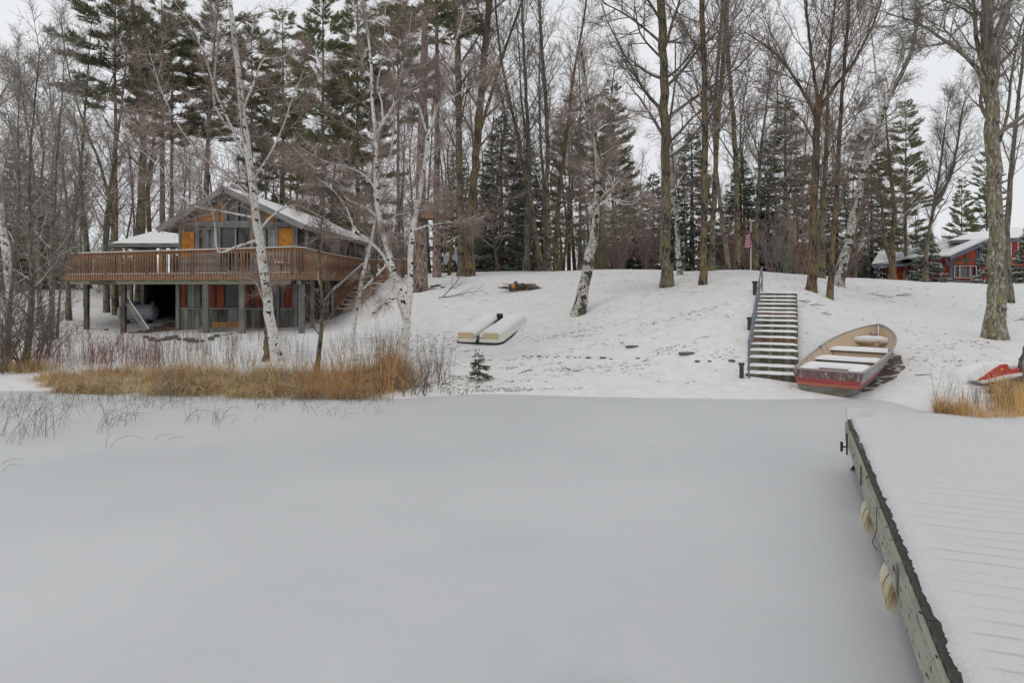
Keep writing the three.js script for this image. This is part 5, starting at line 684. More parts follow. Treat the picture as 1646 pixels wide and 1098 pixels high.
// ------------------------------------------------------------------ pedal boat
{
  const a = onGround(769, 554), c = onGround(814, 517), yaw = Math.atan2(c.x - a.x, c.z - a.z), L = Math.min(2.6, a.distanceTo(c)), pitch = -Math.atan2(c.y - a.y, Math.hypot(c.x - a.x, c.z - a.z));
  const t = thing('pedal_boat', 'white pedal boat with two snow-covered lobes and tan end faces lying on the slope', 'pedal boat', [a.x, a.y - 0.02, a.z], yaw); t.rotation.order = 'YXZ'; t.rotation.x = pitch * 0.85;
  const white = M([0.70, 0.70, 0.66], { roughness: 0.45 }), black = M([0.02, 0.02, 0.022], { roughness: 0.6 }), cream = M(null, { map: tex(128, 128, (u, v) => mix3([0.50, 0.38, 0.20], [0.66, 0.56, 0.36], fbm(u * 3, v * 9, 4, 3, 9))), roughness: 0.6 });
  const W = 0.68, outline = (w, l0, l1, r) => { const s = []; const c = [[-w, l0, 1], [w, l0, 1], [w, l1, 1], [-w, l1, 1]]; const sg = [[1, 1], [-1, 1], [-1, -1], [1, -1]]; c.forEach(([x, y], k) => { for (let q = 0; q <= 5; q++) { const th = Math.PI * (1 + k / 2) + q / 5 * Math.PI / 2; s.push([x + sg[k][0] * r + r * Math.cos(th), y + sg[k][1] * r + r * Math.sin(th)]); } }); return s; };
  const lay = (pts, y, h, b) => { const g = extrude(pts, h, b); g.rotateX(-Math.PI / 2); g.scale(1, 1, -1); g.translate(0, y, 0); const ix = g.index; g.computeVertexNormals(); return g; };
  mesh('hull_trim', lay(outline(W + 0.03, -0.02, L + 0.02, 0.22), 0.02, 0.05, 0.012), black, t); mesh('deck_shell', lay(outline(W, 0, L, 0.2), 0.085, 0.06, 0.02), white, t);
  for (const m of [-1, 1]) {
    const pts = outline(0.25, 0.05, L - 0.08, 0.09).map(([x, y]) => [x + m * 0.38, y]); mesh('float_lobe', lay(pts, 0.15, 0.17, 0.03), white, t);
    mesh('lobe_end', rbox(0.46, 0.20, 0.05, 0.02, m * 0.38, 0.25, 0.035), cream, t); mesh('lobe_end_band', rbox(0.47, 0.015, 0.055, 0.005, m * 0.38, 0.235, 0.033), M([0.6, 0.52, 0.34]), t);
    const g = sheet(16, 40, (i, j) => { const u = i / 16, v = j / 40, e = clamp(Math.min(u * 4.5, (1 - u) * 4.5, v * 26, (1 - v) * 14)); return [m * 0.38 + (u - 0.5) * 0.58, 0.30 + 0.11 * Math.sqrt(e) + 0.015 * noise(u * 4 + m, v * 9), 0.03 + (L - 0.1) * v]; }); mesh('lobe_snow', g, snowSoft, t);
  }
  { const g = sheet(10, 30, (i, j) => { const u = i / 10, v = j / 30; return [(u - 0.5) * 0.32, 0.155 + 0.06 * noise(u * 3, v * 6), 0.12 + (L * 0.60) * v]; }); mesh('well_snow', g, snowSoft, t); }
  mesh('seat_back', rbox(0.2, 0.26, 0.05, 0.02, 0.02, 0.33, L * 0.8), black, t); mesh('seat_pad', rbox(0.22, 0.06, 0.28, 0.02, 0.02, 0.24, L * 0.72), black, t); mesh('pedal_crank', rbox(0.05, 0.1, 0.22, 0.01, -0.02, 0.22, L * 0.6), black, t);
  { const g = new GB(); g.tube([V(-0.02, 0.12, -0.12), V(0, 0.22, 0.04), V(0.03, 0.24, 0.16)], [0.045, 0.035, 0.02], 6, 0.3); mesh('rudder_head', g.geo(), black, t); const h = new GB(); h.tube([V(0, 0.2, 0.05), V(0.1, 0.21, 0.1), V(0.22, 0.29, 0.2)], [0.012, 0.012, 0.01], 5, 0.3); mesh('tiller', h.geo(), black, t); }
}

// ------------------------------------------------------------------ red and white boat half under snow at the right
{
  const b = onGround(1590, 620), d = -b.z, t = thing('small_boat', 'small red and white boat lying tilted under a snow mound at the right shore', 'boat', b.toArray());
  const red = M(null, { map: tex(128, 128, (u, v) => mix3(mix3([0.36, 0.025, 0.02], [0.52, 0.05, 0.035], fbm(u * 4, v * 4, 4, 4, 4)), [0.6, 0.5, 0.45], sstep(0.72, 0.78, fbm(u * 9, v * 9, 3, 9, 9)))), roughness: 0.5 }), wh = M([0.68, 0.68, 0.66], { roughness: 0.5 });
  const to = ([x, y]) => [WX(x, d), WY(y, d)];
  const slabG = (pts, z, th, bv) => { const g = extrude(pts.map(to), th, bv); g.translate(0, 0, -d + z); return g; };
  part(t, 'red_side', slabG([[1569, 611], [1583, 602], [1599, 591], [1606, 587], [1613, 586], [1616, 592], [1622, 594.5], [1650, 590.5], [1660, 590], [1660, 594], [1640, 598], [1610, 602], [1585, 609]], 0.02, 0.05, 0.012), red);
  part(t, 'white_rim', slabG([[1568.5, 612], [1585, 609.5], [1610, 602.5], [1640, 598.5], [1660, 595], [1660, 597.5], [1640, 602], [1612, 606], [1590, 612], [1570, 615]], 0.04, 0.06, 0.012), wh);
  part(t, 'deck_shell', slabG([[1569, 612], [1583, 603], [1599, 592], [1613, 588], [1660, 591], [1660, 605], [1600, 612]], -0.30, 0.28, 0.02), wh);
  { const g = new THREE.CylinderGeometry(0.022, 0.022, 0.006, 14); g.rotateX(Math.PI / 2); const [x, y] = to([1604, 592.5]); g.translate(x, y, -d + 0.088); part(t, 'yellow_sticker', g, M([0.65, 0.42, 0.04])); }
  const cx = WX(1600, d + 0.6), g = sheet(36, 24, (i, j) => { const u = (i / 36) * 2 - 1, v = (j / 24) * 2 - 1, r2 = Math.pow(Math.abs(u), 2.4) + Math.pow(Math.abs(v), 2.4), x = cx + u * 0.78, z = -d - 0.66 + v * 0.62; return [x, gh(x, z) - 0.03 + 0.31 * Math.pow(Math.max(0, 1 - r2), 0.5) * (0.92 + 0.12 * noise(u * 2 + 5, v * 2)), z]; }); part(t, 'snow_mound', g, snowSoft);
  const lt = new GB(), r = RNG(33); for (let k = 0; k < 110; k++) { const p = onGround(1575 + 80 * r(), 614 + 12 * r()), an = r() * 3; lt.tube([p.clone().add(V(0, 0.02, 0)), p.clone().add(V(Math.cos(an) * 0.22, 0.05 * r() + 0.02, Math.sin(an) * 0.1))], [0.008, 0.004], 3); } tag(mesh('twig_litter', lt.geo(), M([0.10, 0.065, 0.055])), 'dark twigs and leaf litter below the red and white boat', 'litter', null, 'stuff');
}

// ------------------------------------------------------------------ dock
{
  const O = V(1.96, 0, -3.27), D = V(0.3805, 0, -0.9248), S = V(0.9248, 0, 0.3805), top = 0.57, s1 = 4.9, s0 = -3.4, PW = 0.147;
  const t = thing('dock', 'wooden dock under thin snow with a weathered grey side board', 'dock', [O.x, 0, O.z]); const at = (s, w, y) => V(O.x + D.x * s + S.x * w, y, O.z + D.z * s + S.z * w);
  const width = (s) => { const xl = O.x + D.x * s; return Math.min(2.1, Math.max(0.6, (4.82 - xl) / S.x)); };
  const ry = Math.atan2(-S.z, S.x), r = RNG(17); const pm = [woodTex([0.03, 0.03, 0.025], [0.095, 0.09, 0.075]), woodTex([0.025, 0.025, 0.02], [0.08, 0.078, 0.065])].map((q) => M(null, { map: q, roughness: 0.95 }));
  const n = Math.floor((s1 - s0) / PW);
  for (let k = 0; k < n; k++) { const s = s0 + (k + 0.5) * PW, w = width(s), ov = 0.002 * r(); const g = rbox(w - 0.15 + ov, 0.035, 0.143, 0.003); const m = mesh('plank', g, pm[k % 2], t), c = at(s, (w - 0.15) / 2 - ov / 2, top - 0.018 + (r() - 0.5) * 0.004); m.position.copy(c).sub(t.position); m.rotation.y = ry; m.rotation.x = (r() - 0.5) * 0.01; }
  // side boards: three lengths butted end to end, the far one thinner, with bolted straps
  const side = M(null, { map: rep(tex(256, 512, (u, v) => { const f = fbm(u * 6, v * 5, 5, 6, 5), g = fbm(u * 24, v * 5, 4, 24, 5); let c = mix3([0.27, 0.275, 0.22], [0.43, 0.43, 0.36], g); c = mix3(c, [0.14, 0.14, 0.12], sstep(0.50, 0.80, f) * 0.6); return mix3(c, [0.035, 0.035, 0.03], sstep(0.84, 0.88, noise(u * 30, v * 60, 30, 60))); }), 1), roughness: 0.95 }); side.map.repeat.set(1.6, 0.28);
  const brd = (a, b, y0, y1, w, m, name) => { const p = at(a, w, (y0 + y1) / 2), q = at(b, w, (y0 + y1) / 2); return part(t, name, beam(p, q, 0.042, y1 - y0), m); };
  brd(s0, 0.62, 0.30, top - 0.038, 0.0, side, 'side_board'); brd(0.625, 2.9, 0.305, top - 0.038, 0.003, side, 'side_board'); brd(2.905, s1, 0.33, top - 0.038, 0.0, side, 'side_board');
  for (const s of [0.62, 2.9]) part(t, 'board_splice', beam(at(s - 0.04, -0.025, 0.43), at(s + 0.04, -0.025, 0.43), 0.008, 0.16), M([0.13, 0.13, 0.115]));
  brd(s0, s1 - 0.1, 0.33, top - 0.05, 1.0, wDark, 'centre_stringer'); { const p = at(s1 - 0.02, 0.05, 0.44), q = at(s1 - 0.02, width(s1), 0.44); part(t, 'end_board', beam(p, q, 0.04, 0.2), wDark); }
  // iron pipe bracket near the far end, strap hooks
  { const g = new GB(), c = at(s1 - 0.75, -0.05, 0); g.tube([V(c.x, 0.32, c.z), V(c.x, 0.54, c.z)], [0.009, 0.009], 8); part(t, 'pipe_leg', g.geo(), blackM); const h = new GB(), e = at(s1 - 0.75, -0.10, 0.40); h.tube([V(c.x, 0.40, c.z), e], [0.008, 0.008], 8); part(t, 'pipe_bracket', h.geo(), blackM); const f = new GB(); f.tube([e.clone().add(V(0, -0.05, 0)), e.clone().add(V(0, 0.05, 0))], [0.014, 0.014], 8); part(t, 'pipe_flange', f.geo(), blackM); }
  for (const s of [1.55]) { const g = new GB(), c = at(s, -0.035, 0); g.tube([V(c.x, 0.56, c.z), V(c.x, 0.40, c.z), at(s + 0.03, -0.06, 0.30), at(s + 0.03, -0.03, 0.25)], [0.003, 0.003, 0.003, 0.003], 5); part(t, 'hanging_wire', g.geo(), M([0.06, 0.055, 0.05])); }
  // snow on the planks: settled over the joints, thin and ragged at the edge
  const rows = []; for (let k = 0; k < n; k++) for (const f of [0.035, 0.07, 0.13, 0.35, 0.65, 0.87, 0.93, 0.965, 1.0]) rows.push(s0 + (k + f) * PW);
  const NW = 64, sg = sheet(NW, rows.length - 1, (i, j) => {
    const s = rows[j], w = width(s) + 0.02, rag = 0.02 + 0.016 * noise(s * 11, 4) + 0.014 * noise(s * 60, 9), far = 0.8 * sstep(0.8, 4.0, s) + 0.2 * sstep(3, 4.5, s), ii = i / NW, x = lerp(rag, w, Math.pow(ii, 1.15)), fr = ((s - s0) / PW) % 1, near = Math.min(fr, 1 - fr) * PW;
    const groove = Math.exp(-(near * near) / (2 * 0.0045 * 0.0045)), amt = (0.55 + 0.8 * sstep(0.35, 0.6, fbm(x * 1.1 + 3, Math.round((s - s0) / PW) * 3.7, 3))) * (1 - far) * sstep(0.08, 0.22, x);
    const edge = Math.sqrt(clamp(i / 3)), y = top + 0.001 + edge * (0.026 + 0.022 * fbm(x * 2.2 + 9, s * 2.2, 3) + 0.03 * far * sstep(0.1, 0.8, x)) - groove * amt * 0.027 * edge; if (i > NW - 5) { const tt = (i - NW + 5) / 5, p = at(s, w - 0.06 + 0.75 * tt, 0), gy = Math.max(0.02, gh(p.x, p.z)); return [p.x, lerp(y, gy, sstep(0, 1, tt)), p.z]; } const p = at(s, x, y); return [p.x, y, p.z];
  }, (i, j) => [i / NW * 2, rows[j]]); part(t, 'snow_cover', sg, dockSnow);
  // drift from the dock end to the shore
  const dr = sheet(40, 40, (i, j) => { const u = i / 40, v = j / 40, s = s1 - 0.12 + v * 4.3, w = lerp(0.02 + 0.25 * v, 1.75 + 2.2 * v, u), p = at(s, w, 0), gy = Math.max(0.012, gh(p.x, p.z)); const k = (1 - v) * sstep(0, 0.12, u) * (1 - 0.35 * sstep(0.75, 1, u)) * (1 - sstep(0.75, 1.35, w) * (1 - sstep(0, 0.35, v))), y = Math.max(gy + 0.004 - 0.02 * v, lerp(gy, top + 0.03, k)); return [p.x, y, p.z]; }); part(t, 'snow_drift', dr, dockSnow);
  // float drums under the side
  const drum = (s, w, y, R, len, m, label) => { const c = at(s, w, y), f = thing('float_drum', label, 'float drum', c.toArray(), Math.atan2(D.x, D.z)); const pts = [[0.001, -len / 2], [R * 0.92, -len / 2], [R, -len / 2 + 0.03], [R, -0.02], [R * 1.03, 0], [R, 0.02], [R, len / 2 - 0.03], [R * 0.92, len / 2], [0.001, len / 2]].map((q) => new THREE.Vector2(...q)); const g = new THREE.LatheGeometry(pts, 28); g.rotateX(Math.PI / 2); mesh('drum_shell', g, m, f); const b = new THREE.TorusGeometry(R * 1.0, 0.006, 6, 28); b.translate(0, 0, len * 0.22); mesh('hoop', b, m, f); const b2 = b.clone(); b2.translate(0, 0, -len * 0.44); mesh('hoop', b2, m, f); };
  const yel = M(null, { map: tex(256, 256, (u, v) => mix3([0.60, 0.57, 0.46], mix3([0.45, 0.28, 0.06], [0.14, 0.08, 0.03], fbm(u * 6, v * 6, 3, 6, 6)), sstep(0.54, 0.66, fbm(u * 3, v * 3, 4, 3, 3)))), roughness: 0.6 });
  drum(2.95, 0.195, 0.03, 0.2, 0.5, yel, 'stained yellow-white drum under the far part of the dock'); drum(1.45, 0.19, 0.03, 0.2, 0.5, yel, 'stained yellow-white drum under the middle of the dock'); drum(-0.75, 0.17, 0.08, 0.24, 0.7, M([0.01, 0.16, 0.36], { roughness: 0.35 }), 'bright blue drum under the near end of the dock');
}

// ------------------------------------------------------------------ red house on the ridge
{
  const d = 42, k = d / F, t = thing('red_house', 'red timber-framed house with snowy roofs on the ridge at the right', 'house', [WX(1580, d), 2.1, -d]);
  const redW = M(null, { map: rep(woodTex([0.20, 0.018, 0.014], [0.33, 0.045, 0.028]), 0.6), roughness: 0.8 }), redO = M(null, { map: rep(woodTex([0.30, 0.05, 0.02], [0.44, 0.10, 0.035]), 0.6), roughness: 0.8 }), trim = M(null, { map: woodTex([0.085, 0.095, 0.12], [0.15, 0.165, 0.20]), roughness: 0.8 }), maroon = M([0.10, 0.012, 0.018]), wh = M([0.66, 0.68, 0.68], { roughness: 0.5 });
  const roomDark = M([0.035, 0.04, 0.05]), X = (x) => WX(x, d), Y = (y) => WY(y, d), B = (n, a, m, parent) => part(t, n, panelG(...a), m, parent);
  // front wing wall with openings
  const wl = 1526, wr = 1760, wins = [[1533, 1567, 428, 446], [1613, 1634, 388, 415], [1616, 1637, 438, 446]];
  const g = extrude([[X(wl), 1.6], [X(wr), 1.6], [X(wr), Y(389)], [X(1572), Y(389)], [X(wl), Y(412)]], 0.16, 0, wins.map((w) => rectP(...w, d).reverse())); g.translate(0, 0, -d - 0.16); part(t, 'front_wall', g, redW);
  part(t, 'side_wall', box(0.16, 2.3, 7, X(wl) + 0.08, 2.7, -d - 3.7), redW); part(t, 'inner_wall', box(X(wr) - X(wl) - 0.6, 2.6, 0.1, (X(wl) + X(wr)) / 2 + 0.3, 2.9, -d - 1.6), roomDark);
  B('upper_field', [1536, 1549, 402, 417, d, 0.003, 0.02], redO); B('upper_field', [1552, 1567, 398, 417, d, 0.003, 0.02], redO); B('upper_field', [1533, 1549, 420, 426, d, 0.003, 0.02], redO); B('upper_field', [1552, 1567, 420, 426, d, 0.003, 0.02], redO);
  B('corner_post', [1524.5, 1529.5, 418, 457, d, 0.004, 0.1], trim); B('stud', [1549.2, 1551.8, 399, 426, d, 0.004, 0.06], trim); B('stud', [1567.3, 1570.2, 396, 426, d, 0.004, 0.06], trim); B('stud', [1571.8, 1575, 390, 452, d, 0.004, 0.06], trim); B('cross_beam', [1530, 1571, 417.2, 419.8, d, 0.005, 0.07], trim); B('cross_beam', [1556, 1572, 396.6, 398.6, d, 0.005, 0.06], trim); B('maroon_panel', [1530, 1533, 442, 450, d, 0.004, 0.02], maroon); B('maroon_panel', [1568, 1572, 442, 450, d, 0.004, 0.02], maroon);
  for (let q = 0; q < 3; q++) B('siding_board', [1530, 1572, 448.5 + q * 2.6, 450.9 + q * 2.6, d, 0.004, 0.03 + 0.008 * q], redW);
  for (let q = 0; q < 5; q++) B('siding_board', [1576, 1612, 418 + q * 6, 423.8 + q * 6, d, 0.004, 0.03 + 0.008 * (q % 2)], redW); B('wide_board', [1608, 1700, 417, 427, d, 0.004, 0.03], redO); B('sill_board', [1610, 1700, 415.2, 416.4, d, 0.006, 0.06], wh);
  for (const [x0, x1, y0, y1, vs, hs] of [[1533, 1567, 428, 446, [0.24, 0.735], [0.28, 0.55, 0.8]], [1613, 1634, 388, 415, [0.5], [0.25, 0.5, 0.75]], [1616, 1637, 438, 446, [], []]]) {
    const w = part(t, 'window', mergeGeometries([panelG(x0 - 1, x1 + 1, y0 - 1, y0, d, 0.01, 0.06), panelG(x0 - 1, x1 + 1, y1, y1 + 1, d, 0.01, 0.06), panelG(x0 - 1, x0, y0, y1, d, 0.01, 0.058), panelG(x1, x1 + 1, y0, y1, d, 0.01, 0.058), ...vs.map((q) => panelG(lerp(x0, x1, q) - 0.5, lerp(x0, x1, q) + 0.5, y0, y1, d, 0.008, 0.05))]), wh);
    part(t, 'pane', panelG(x0, x1, y0, y1, d, -0.08, 0.01, 0.001), glassM, w);
    for (const q of hs) part(t, 'muntin', panelG(x0 + (vs.length > 1 ? (x1 - x0) * 0.26 : 0), x1 - (vs.length > 1 ? (x1 - x0) * 0.28 : 0), lerp(y0, y1, q) - 0.2, lerp(y0, y1, q) + 0.2, d, -0.05, 0.03, 0.004), M([0.45, 0.48, 0.5]), w);
  }
  // wing roof: slope at the left, flat eave to the right
  const pL = V(X(1511), Y(415), -d + 0.9), pM = V(X(1571), Y(388), -d + 0.9), pR = V(X(1760), Y(382), -d + 0.9), back = V(0, 0, -7);
  const plate = (a, b, th, m, n, y = 0, z = back) => { const u = b.clone().sub(a), nn = new THREE.Vector3().crossVectors(u, z).normalize(); if (nn.y < 0) nn.negate(); const p = [a, b, b.clone().add(z), a.clone().add(z)].map((q) => q.clone().addScaledVector(nn, y)), g = new THREE.BufferGeometry(), v = []; const q = p.map((e) => e.clone().addScaledVector(nn, th)); const quad = (A, B2, C, E) => v.push(...[A, B2, C, A, C, E].flatMap((e) => e.toArray())); quad(...p); quad(...q); for (let i = 0; i < 4; i++) quad(p[i], p[(i + 1) % 4], q[(i + 1) % 4], q[i]); g.setAttribute('position', new THREE.Float32BufferAttribute(v, 3)); g.setAttribute('uv', new THREE.Float32BufferAttribute(v.filter((_, i) => i % 3 !== 1), 2)); g.computeVertexNormals(); return part(t, n, g, m); };
  plate(pL, pM, 0.08, trim, 'wing_roof'); plate(pL, pM, 0.09, snowSoft, 'roof_snow', 0.083); part(t, 'rake_board', beam(pL.clone().add(V(0, -0.06, 0.02)), pM.clone().add(V(0, -0.06, 0.02)), 0.05, 0.2), trim); part(t, 'fascia_board', beam(pM.clone().add(V(0, -0.05, 0.02)), pR.clone().add(V(0, -0.05, 0.02)), 0.05, 0.2), trim);
  for (const [x, y0, y1] of [[1573, 392, 404], [1520, 417, 428]]) part(t, 'roof_bracket', beam(P(x, y0, d - 0.6), P(x + 5, y1, d), 0.1, 0.1), trim);
  // upper roof with its hipped end and the red wall below it
  { const e = 43.4, v = [], tri = (...q) => q.forEach((p) => v.push(...p.toArray())); const A = P(1522, 389, 42.6), Bq = P(1790, 379, 41.2), C = P(1790, 352, 48), R0 = P(1559, 376.5, 45.5), Dq = P(1530, 389, 50); tri(A, Bq, C); tri(A, C, R0); tri(Dq, A, R0); tri(Dq, R0, C); const mk = (dy) => { const g2 = new THREE.BufferGeometry(); g2.setAttribute('position', new THREE.Float32BufferAttribute(v.map((q, i) => i % 3 === 1 ? q + dy : q), 3)); g2.setAttribute('uv', new THREE.Float32BufferAttribute(v.filter((_, i) => i % 3 !== 1), 2)); g2.computeVertexNormals(); return g2; }; part(t, 'upper_roof', mk(0), trim); part(t, 'roof_snow', mk(0.1), snowSoft); part(t, 'eave_board', beam(A, Bq, 0.06, 0.13), trim); const e2 = P(1536, 392, 43.6); part(t, 'upper_wall', box(9, 2.6, 0.12, WX(1535, 43.6) + 4.5, 3.55, -43.6), redW); part(t, 'upper_stud', box(0.12, 2.0, 0.06, WX(1553, 43.5), 3.85, -43.5), trim); part(t, 'upper_side_wall', box(0.12, 2.6, 4, WX(1535, 43.6) + 0.06, 3.5, -45.7), redW); }
  // low wing at the left
  { const e = 46, wq = extrude([[WX(1436, e), 1.5], [WX(1528, e), 1.5], [WX(1528, e), WY(420, e)], [WX(1475, e), WY(420, e)], [WX(1436, e), WY(430, e)]], 0.14); wq.translate(0, 0, -e - 0.14); part(t, 'low_wing_wall', wq, redW);
    const lp = [P(1400, 427, e - 0.7), P(1456, 426, e - 0.7), P(1478, 417, e - 0.7), P(1530, 417, e - 0.7), P(1530, 399, e + 4), P(1440, 402.5, e + 4), P(1414, 405, e + 4)]; const mk = (dy) => { const v = []; for (let i = 1; i < lp.length - 1; i++) for (const q of [lp[0], lp[i], lp[i + 1]]) v.push(q.x, q.y + dy, q.z); const g2 = new THREE.BufferGeometry(); g2.setAttribute('position', new THREE.Float32BufferAttribute(v, 3)); g2.setAttribute('uv', new THREE.Float32BufferAttribute(v.filter((_, i) => i % 3 !== 1), 2)); g2.computeVertexNormals(); return g2; };
    part(t, 'low_wing_roof', mk(0), trim); part(t, 'roof_snow', mk(0.11), snowSoft); for (let i = 0; i < 3; i++) part(t, 'eave_board', beam(lp[i].clone().add(V(0, -0.02, 0)), lp[i + 1].clone().add(V(0, -0.02, 0)), 0.05, 0.16), trim);
    const E = (n, a, m, parent) => part(t, n, panelG(...a), m, parent); for (const [a, b] of [[1407, 1410], [1435, 1437.5], [1463, 1466], [1505, 1508]]) E('porch_post', [a, b, 429, 455, e, 0.005, 0.1], trim);
    const arch = new THREE.Shape(); const ax = WX(1445, e), ay = WY(446, e); arch.absarc(ax, ay, 0.34, 0, Math.PI); arch.lineTo(ax - 0.34, ay - 0.5); arch.lineTo(ax + 0.34, ay - 0.5); const ag = new THREE.ExtrudeGeometry(arch, { depth: 0.04, bevelEnabled: false }); ag.translate(0, 0, -e + 0.004); part(t, 'arched_panel', ag, redO);
    const lw = part(t, 'window', mergeGeometries([panelG(1451, 1452.2, 436, 452, e, 0.005, 0.05), panelG(1461, 1462.2, 436, 452, e, 0.005, 0.05), panelG(1451, 1462.2, 435, 436, e, 0.005, 0.052)]), wh); part(t, 'pane', panelG(1452.2, 1461, 436, 452, e, 0.004, 0.01, 0.001), M([0.05, 0.06, 0.065], { roughness: 0.06 }), lw);
    const dr = part(t, 'door', mergeGeometries([panelG(1512, 1513.4, 433, 456, e, 0.005, 0.05), panelG(1523, 1524.4, 433, 456, e, 0.005, 0.05), panelG(1512, 1524.4, 432, 433, e, 0.005, 0.052)]), M([0.30, 0.34, 0.30])); part(t, 'pane', panelG(1513.4, 1523, 433, 456, e, 0.004, 0.01, 0.001), M([0.06, 0.065, 0.06], { roughness: 0.06 }), dr); E('carved_panel', [1490, 1503, 433, 449, e, 0.004, 0.05], wMossy); }
  { const b = thing('garden_wall', 'low mossy stone edging snowed over in front of the red house', 'stone edging', [WX(1600, 39), gh(WX(1600, 39), -39), -39]); const r = RNG(8); for (let i = 0; i < 26; i++) { const x = lerp(1466, 1660, i / 25), p = G(x, 38.5 + 0.6 * r()); const m = mesh('stone', rockGeo[i % 4], i % 3 ? rockM : wMossy, b); m.position.copy(p).sub(b.position).add(V(0, 0.05, 0)); m.scale.set(0.22 + 0.1 * r(), 0.14 + 0.08 * r(), 0.2); m.rotation.y = r() * 6; } }
}

// ------------------------------------------------------------------ flag, pickup, box on the pine, brush pile
{
  const d = 33, b = G(1206.5, d), t = thing('flagpole', 'thin white flagpole on the ridge between the bare trunks', 'flagpole', b.toArray()); const pole = new THREE.CylinderGeometry(0.02, 0.028, 2.6, 10); pole.translate(0, 1.25, 0); mesh('pole', pole, M([0.66, 0.66, 0.65], { roughness: 0.5 }), t); const ball = new THREE.SphereGeometry(0.04, 12, 8); ball.translate(0, 2.58, 0); mesh('finial', ball, M([0.45, 0.38, 0.2]), t);
  const x0 = WX(1206, d), y1 = WY(373, d), f = thing('flag', 'striped red and white flag with a blue corner hanging limp on the flagpole', 'flag', [x0, y1, -d + 0.06]);
  const fold = (u, v) => { const a = u * 5.2; return [-0.02 - 0.26 * u * (0.35 + 0.65 * v) + 0.05 * Math.sin(a * 2.1 + v * 2) + 0.09 * (1 - v) * Math.sin(a), -v * (0.78 - 0.1 * u) - 0.12 * u, 0.05 * Math.cos(a * 2.1 + 1)]; };
  const strip = (v0, v1, u0, u1) => sheet(16, 3, (i, j) => fold(lerp(u0, u1, i / 16), lerp(v0, v1, j / 3)));
  const rd = M([0.42, 0.018, 0.035]), wt = M([0.70, 0.68, 0.67]); for (let k = 0; k < 13; k++) mesh('stripe', strip(k / 13, (k + 1) / 13, k < 7 ? 0.36 : 0, 1), k % 2 ? wt : rd, f); mesh('blue_corner', strip(0, 7 / 13, 0, 0.36), M([0.02, 0.03, 0.10]), f);
}
{
  const d = 37, c = V(WX(762, d), gh(WX(766, d), -d) + 0.2, -d), t = thing('parked_pickup', 'pale blue-grey pickup mostly hidden behind the paired trunks on the ridge', 'pickup', c.toArray()); const pm = M([0.46, 0.53, 0.56], { roughness: 0.4 });
  const body = extrude([[-1.6, 0.28], [0.62, 0.28], [0.66, 0.6], [0.5, 0.66], [-0.15, 0.72], [-0.42, 1.12], [-1.0, 1.14], [-1.02, 0.72], [-1.6, 0.72]], 0.9, 0.04); body.translate(0, 0, -0.9); mesh('body', body, pm, t); for (const x of [-1.2, 0.22]) { const w = new THREE.CylinderGeometry(0.24, 0.24, 0.16, 20); w.rotateX(Math.PI / 2); w.translate(x, 0.24, 0); const q = mesh('wheel', w, M([0.02, 0.02, 0.02]), t); const h = new THREE.CylinderGeometry(0.12, 0.12, 0.17, 14); h.rotateX(Math.PI / 2); h.translate(x, 0.24, 0.005); mesh('hubcap', h, M([0.4, 0.4, 0.4], { metalness: 0.6 }), q); } mesh('side_window', extrude([[-0.28, 0.74], [-0.45, 1.06], [-0.92, 1.08], [-0.92, 0.74]], 0.02).translate(0, 0, 0.035), M([0.03, 0.035, 0.04], { roughness: 0.1 }), t); mesh('headlight', rbox(0.05, 0.1, 0.16, 0.01, 0.68, 0.52, -0.15), M([0.6, 0.6, 0.58]), t); mesh('hood_snow', rbox(0.7, 0.05, 0.8, 0.02, 0.2, 0.74, -0.45), snowSoft, t);
}
{ const d = 26.0, a = P(689, 340, d), t = thing('nest_box', 'brown wooden box fixed high on the pink-barked pine trunk', 'box', a.toArray(), 0.1), k = d / F; mesh('front_board', rbox(21 * k, 24 * k, 0.04, 0.008, 0, 0, 0.18), wDeck[0], t); for (const s of [-1, 1]) mesh('side_board', rbox(0.03, 24 * k, 0.34, 0.006, s * 10 * k, 0, 0), wDeck[1], t); mesh('roof_board', rbox(25 * k, 0.04, 0.46, 0.008, 0, 12.6 * k, 0.02), wDeck[1], t); mesh('floor_board', rbox(20 * k, 0.05, 0.34, 0.006, 0.0, -12 * k, 0), blackM, t); mesh('back_board', rbox(19 * k, 23 * k, 0.03, 0.006, 0, 0, -0.18), wDark, t); for (let q = 0; q < 3; q++) mesh('front_plank', rbox(20 * k, 7.2 * k, 0.012, 0.004, 0, (q - 1) * 7.6 * k, 0.206), wDeck[q % 2], t); }
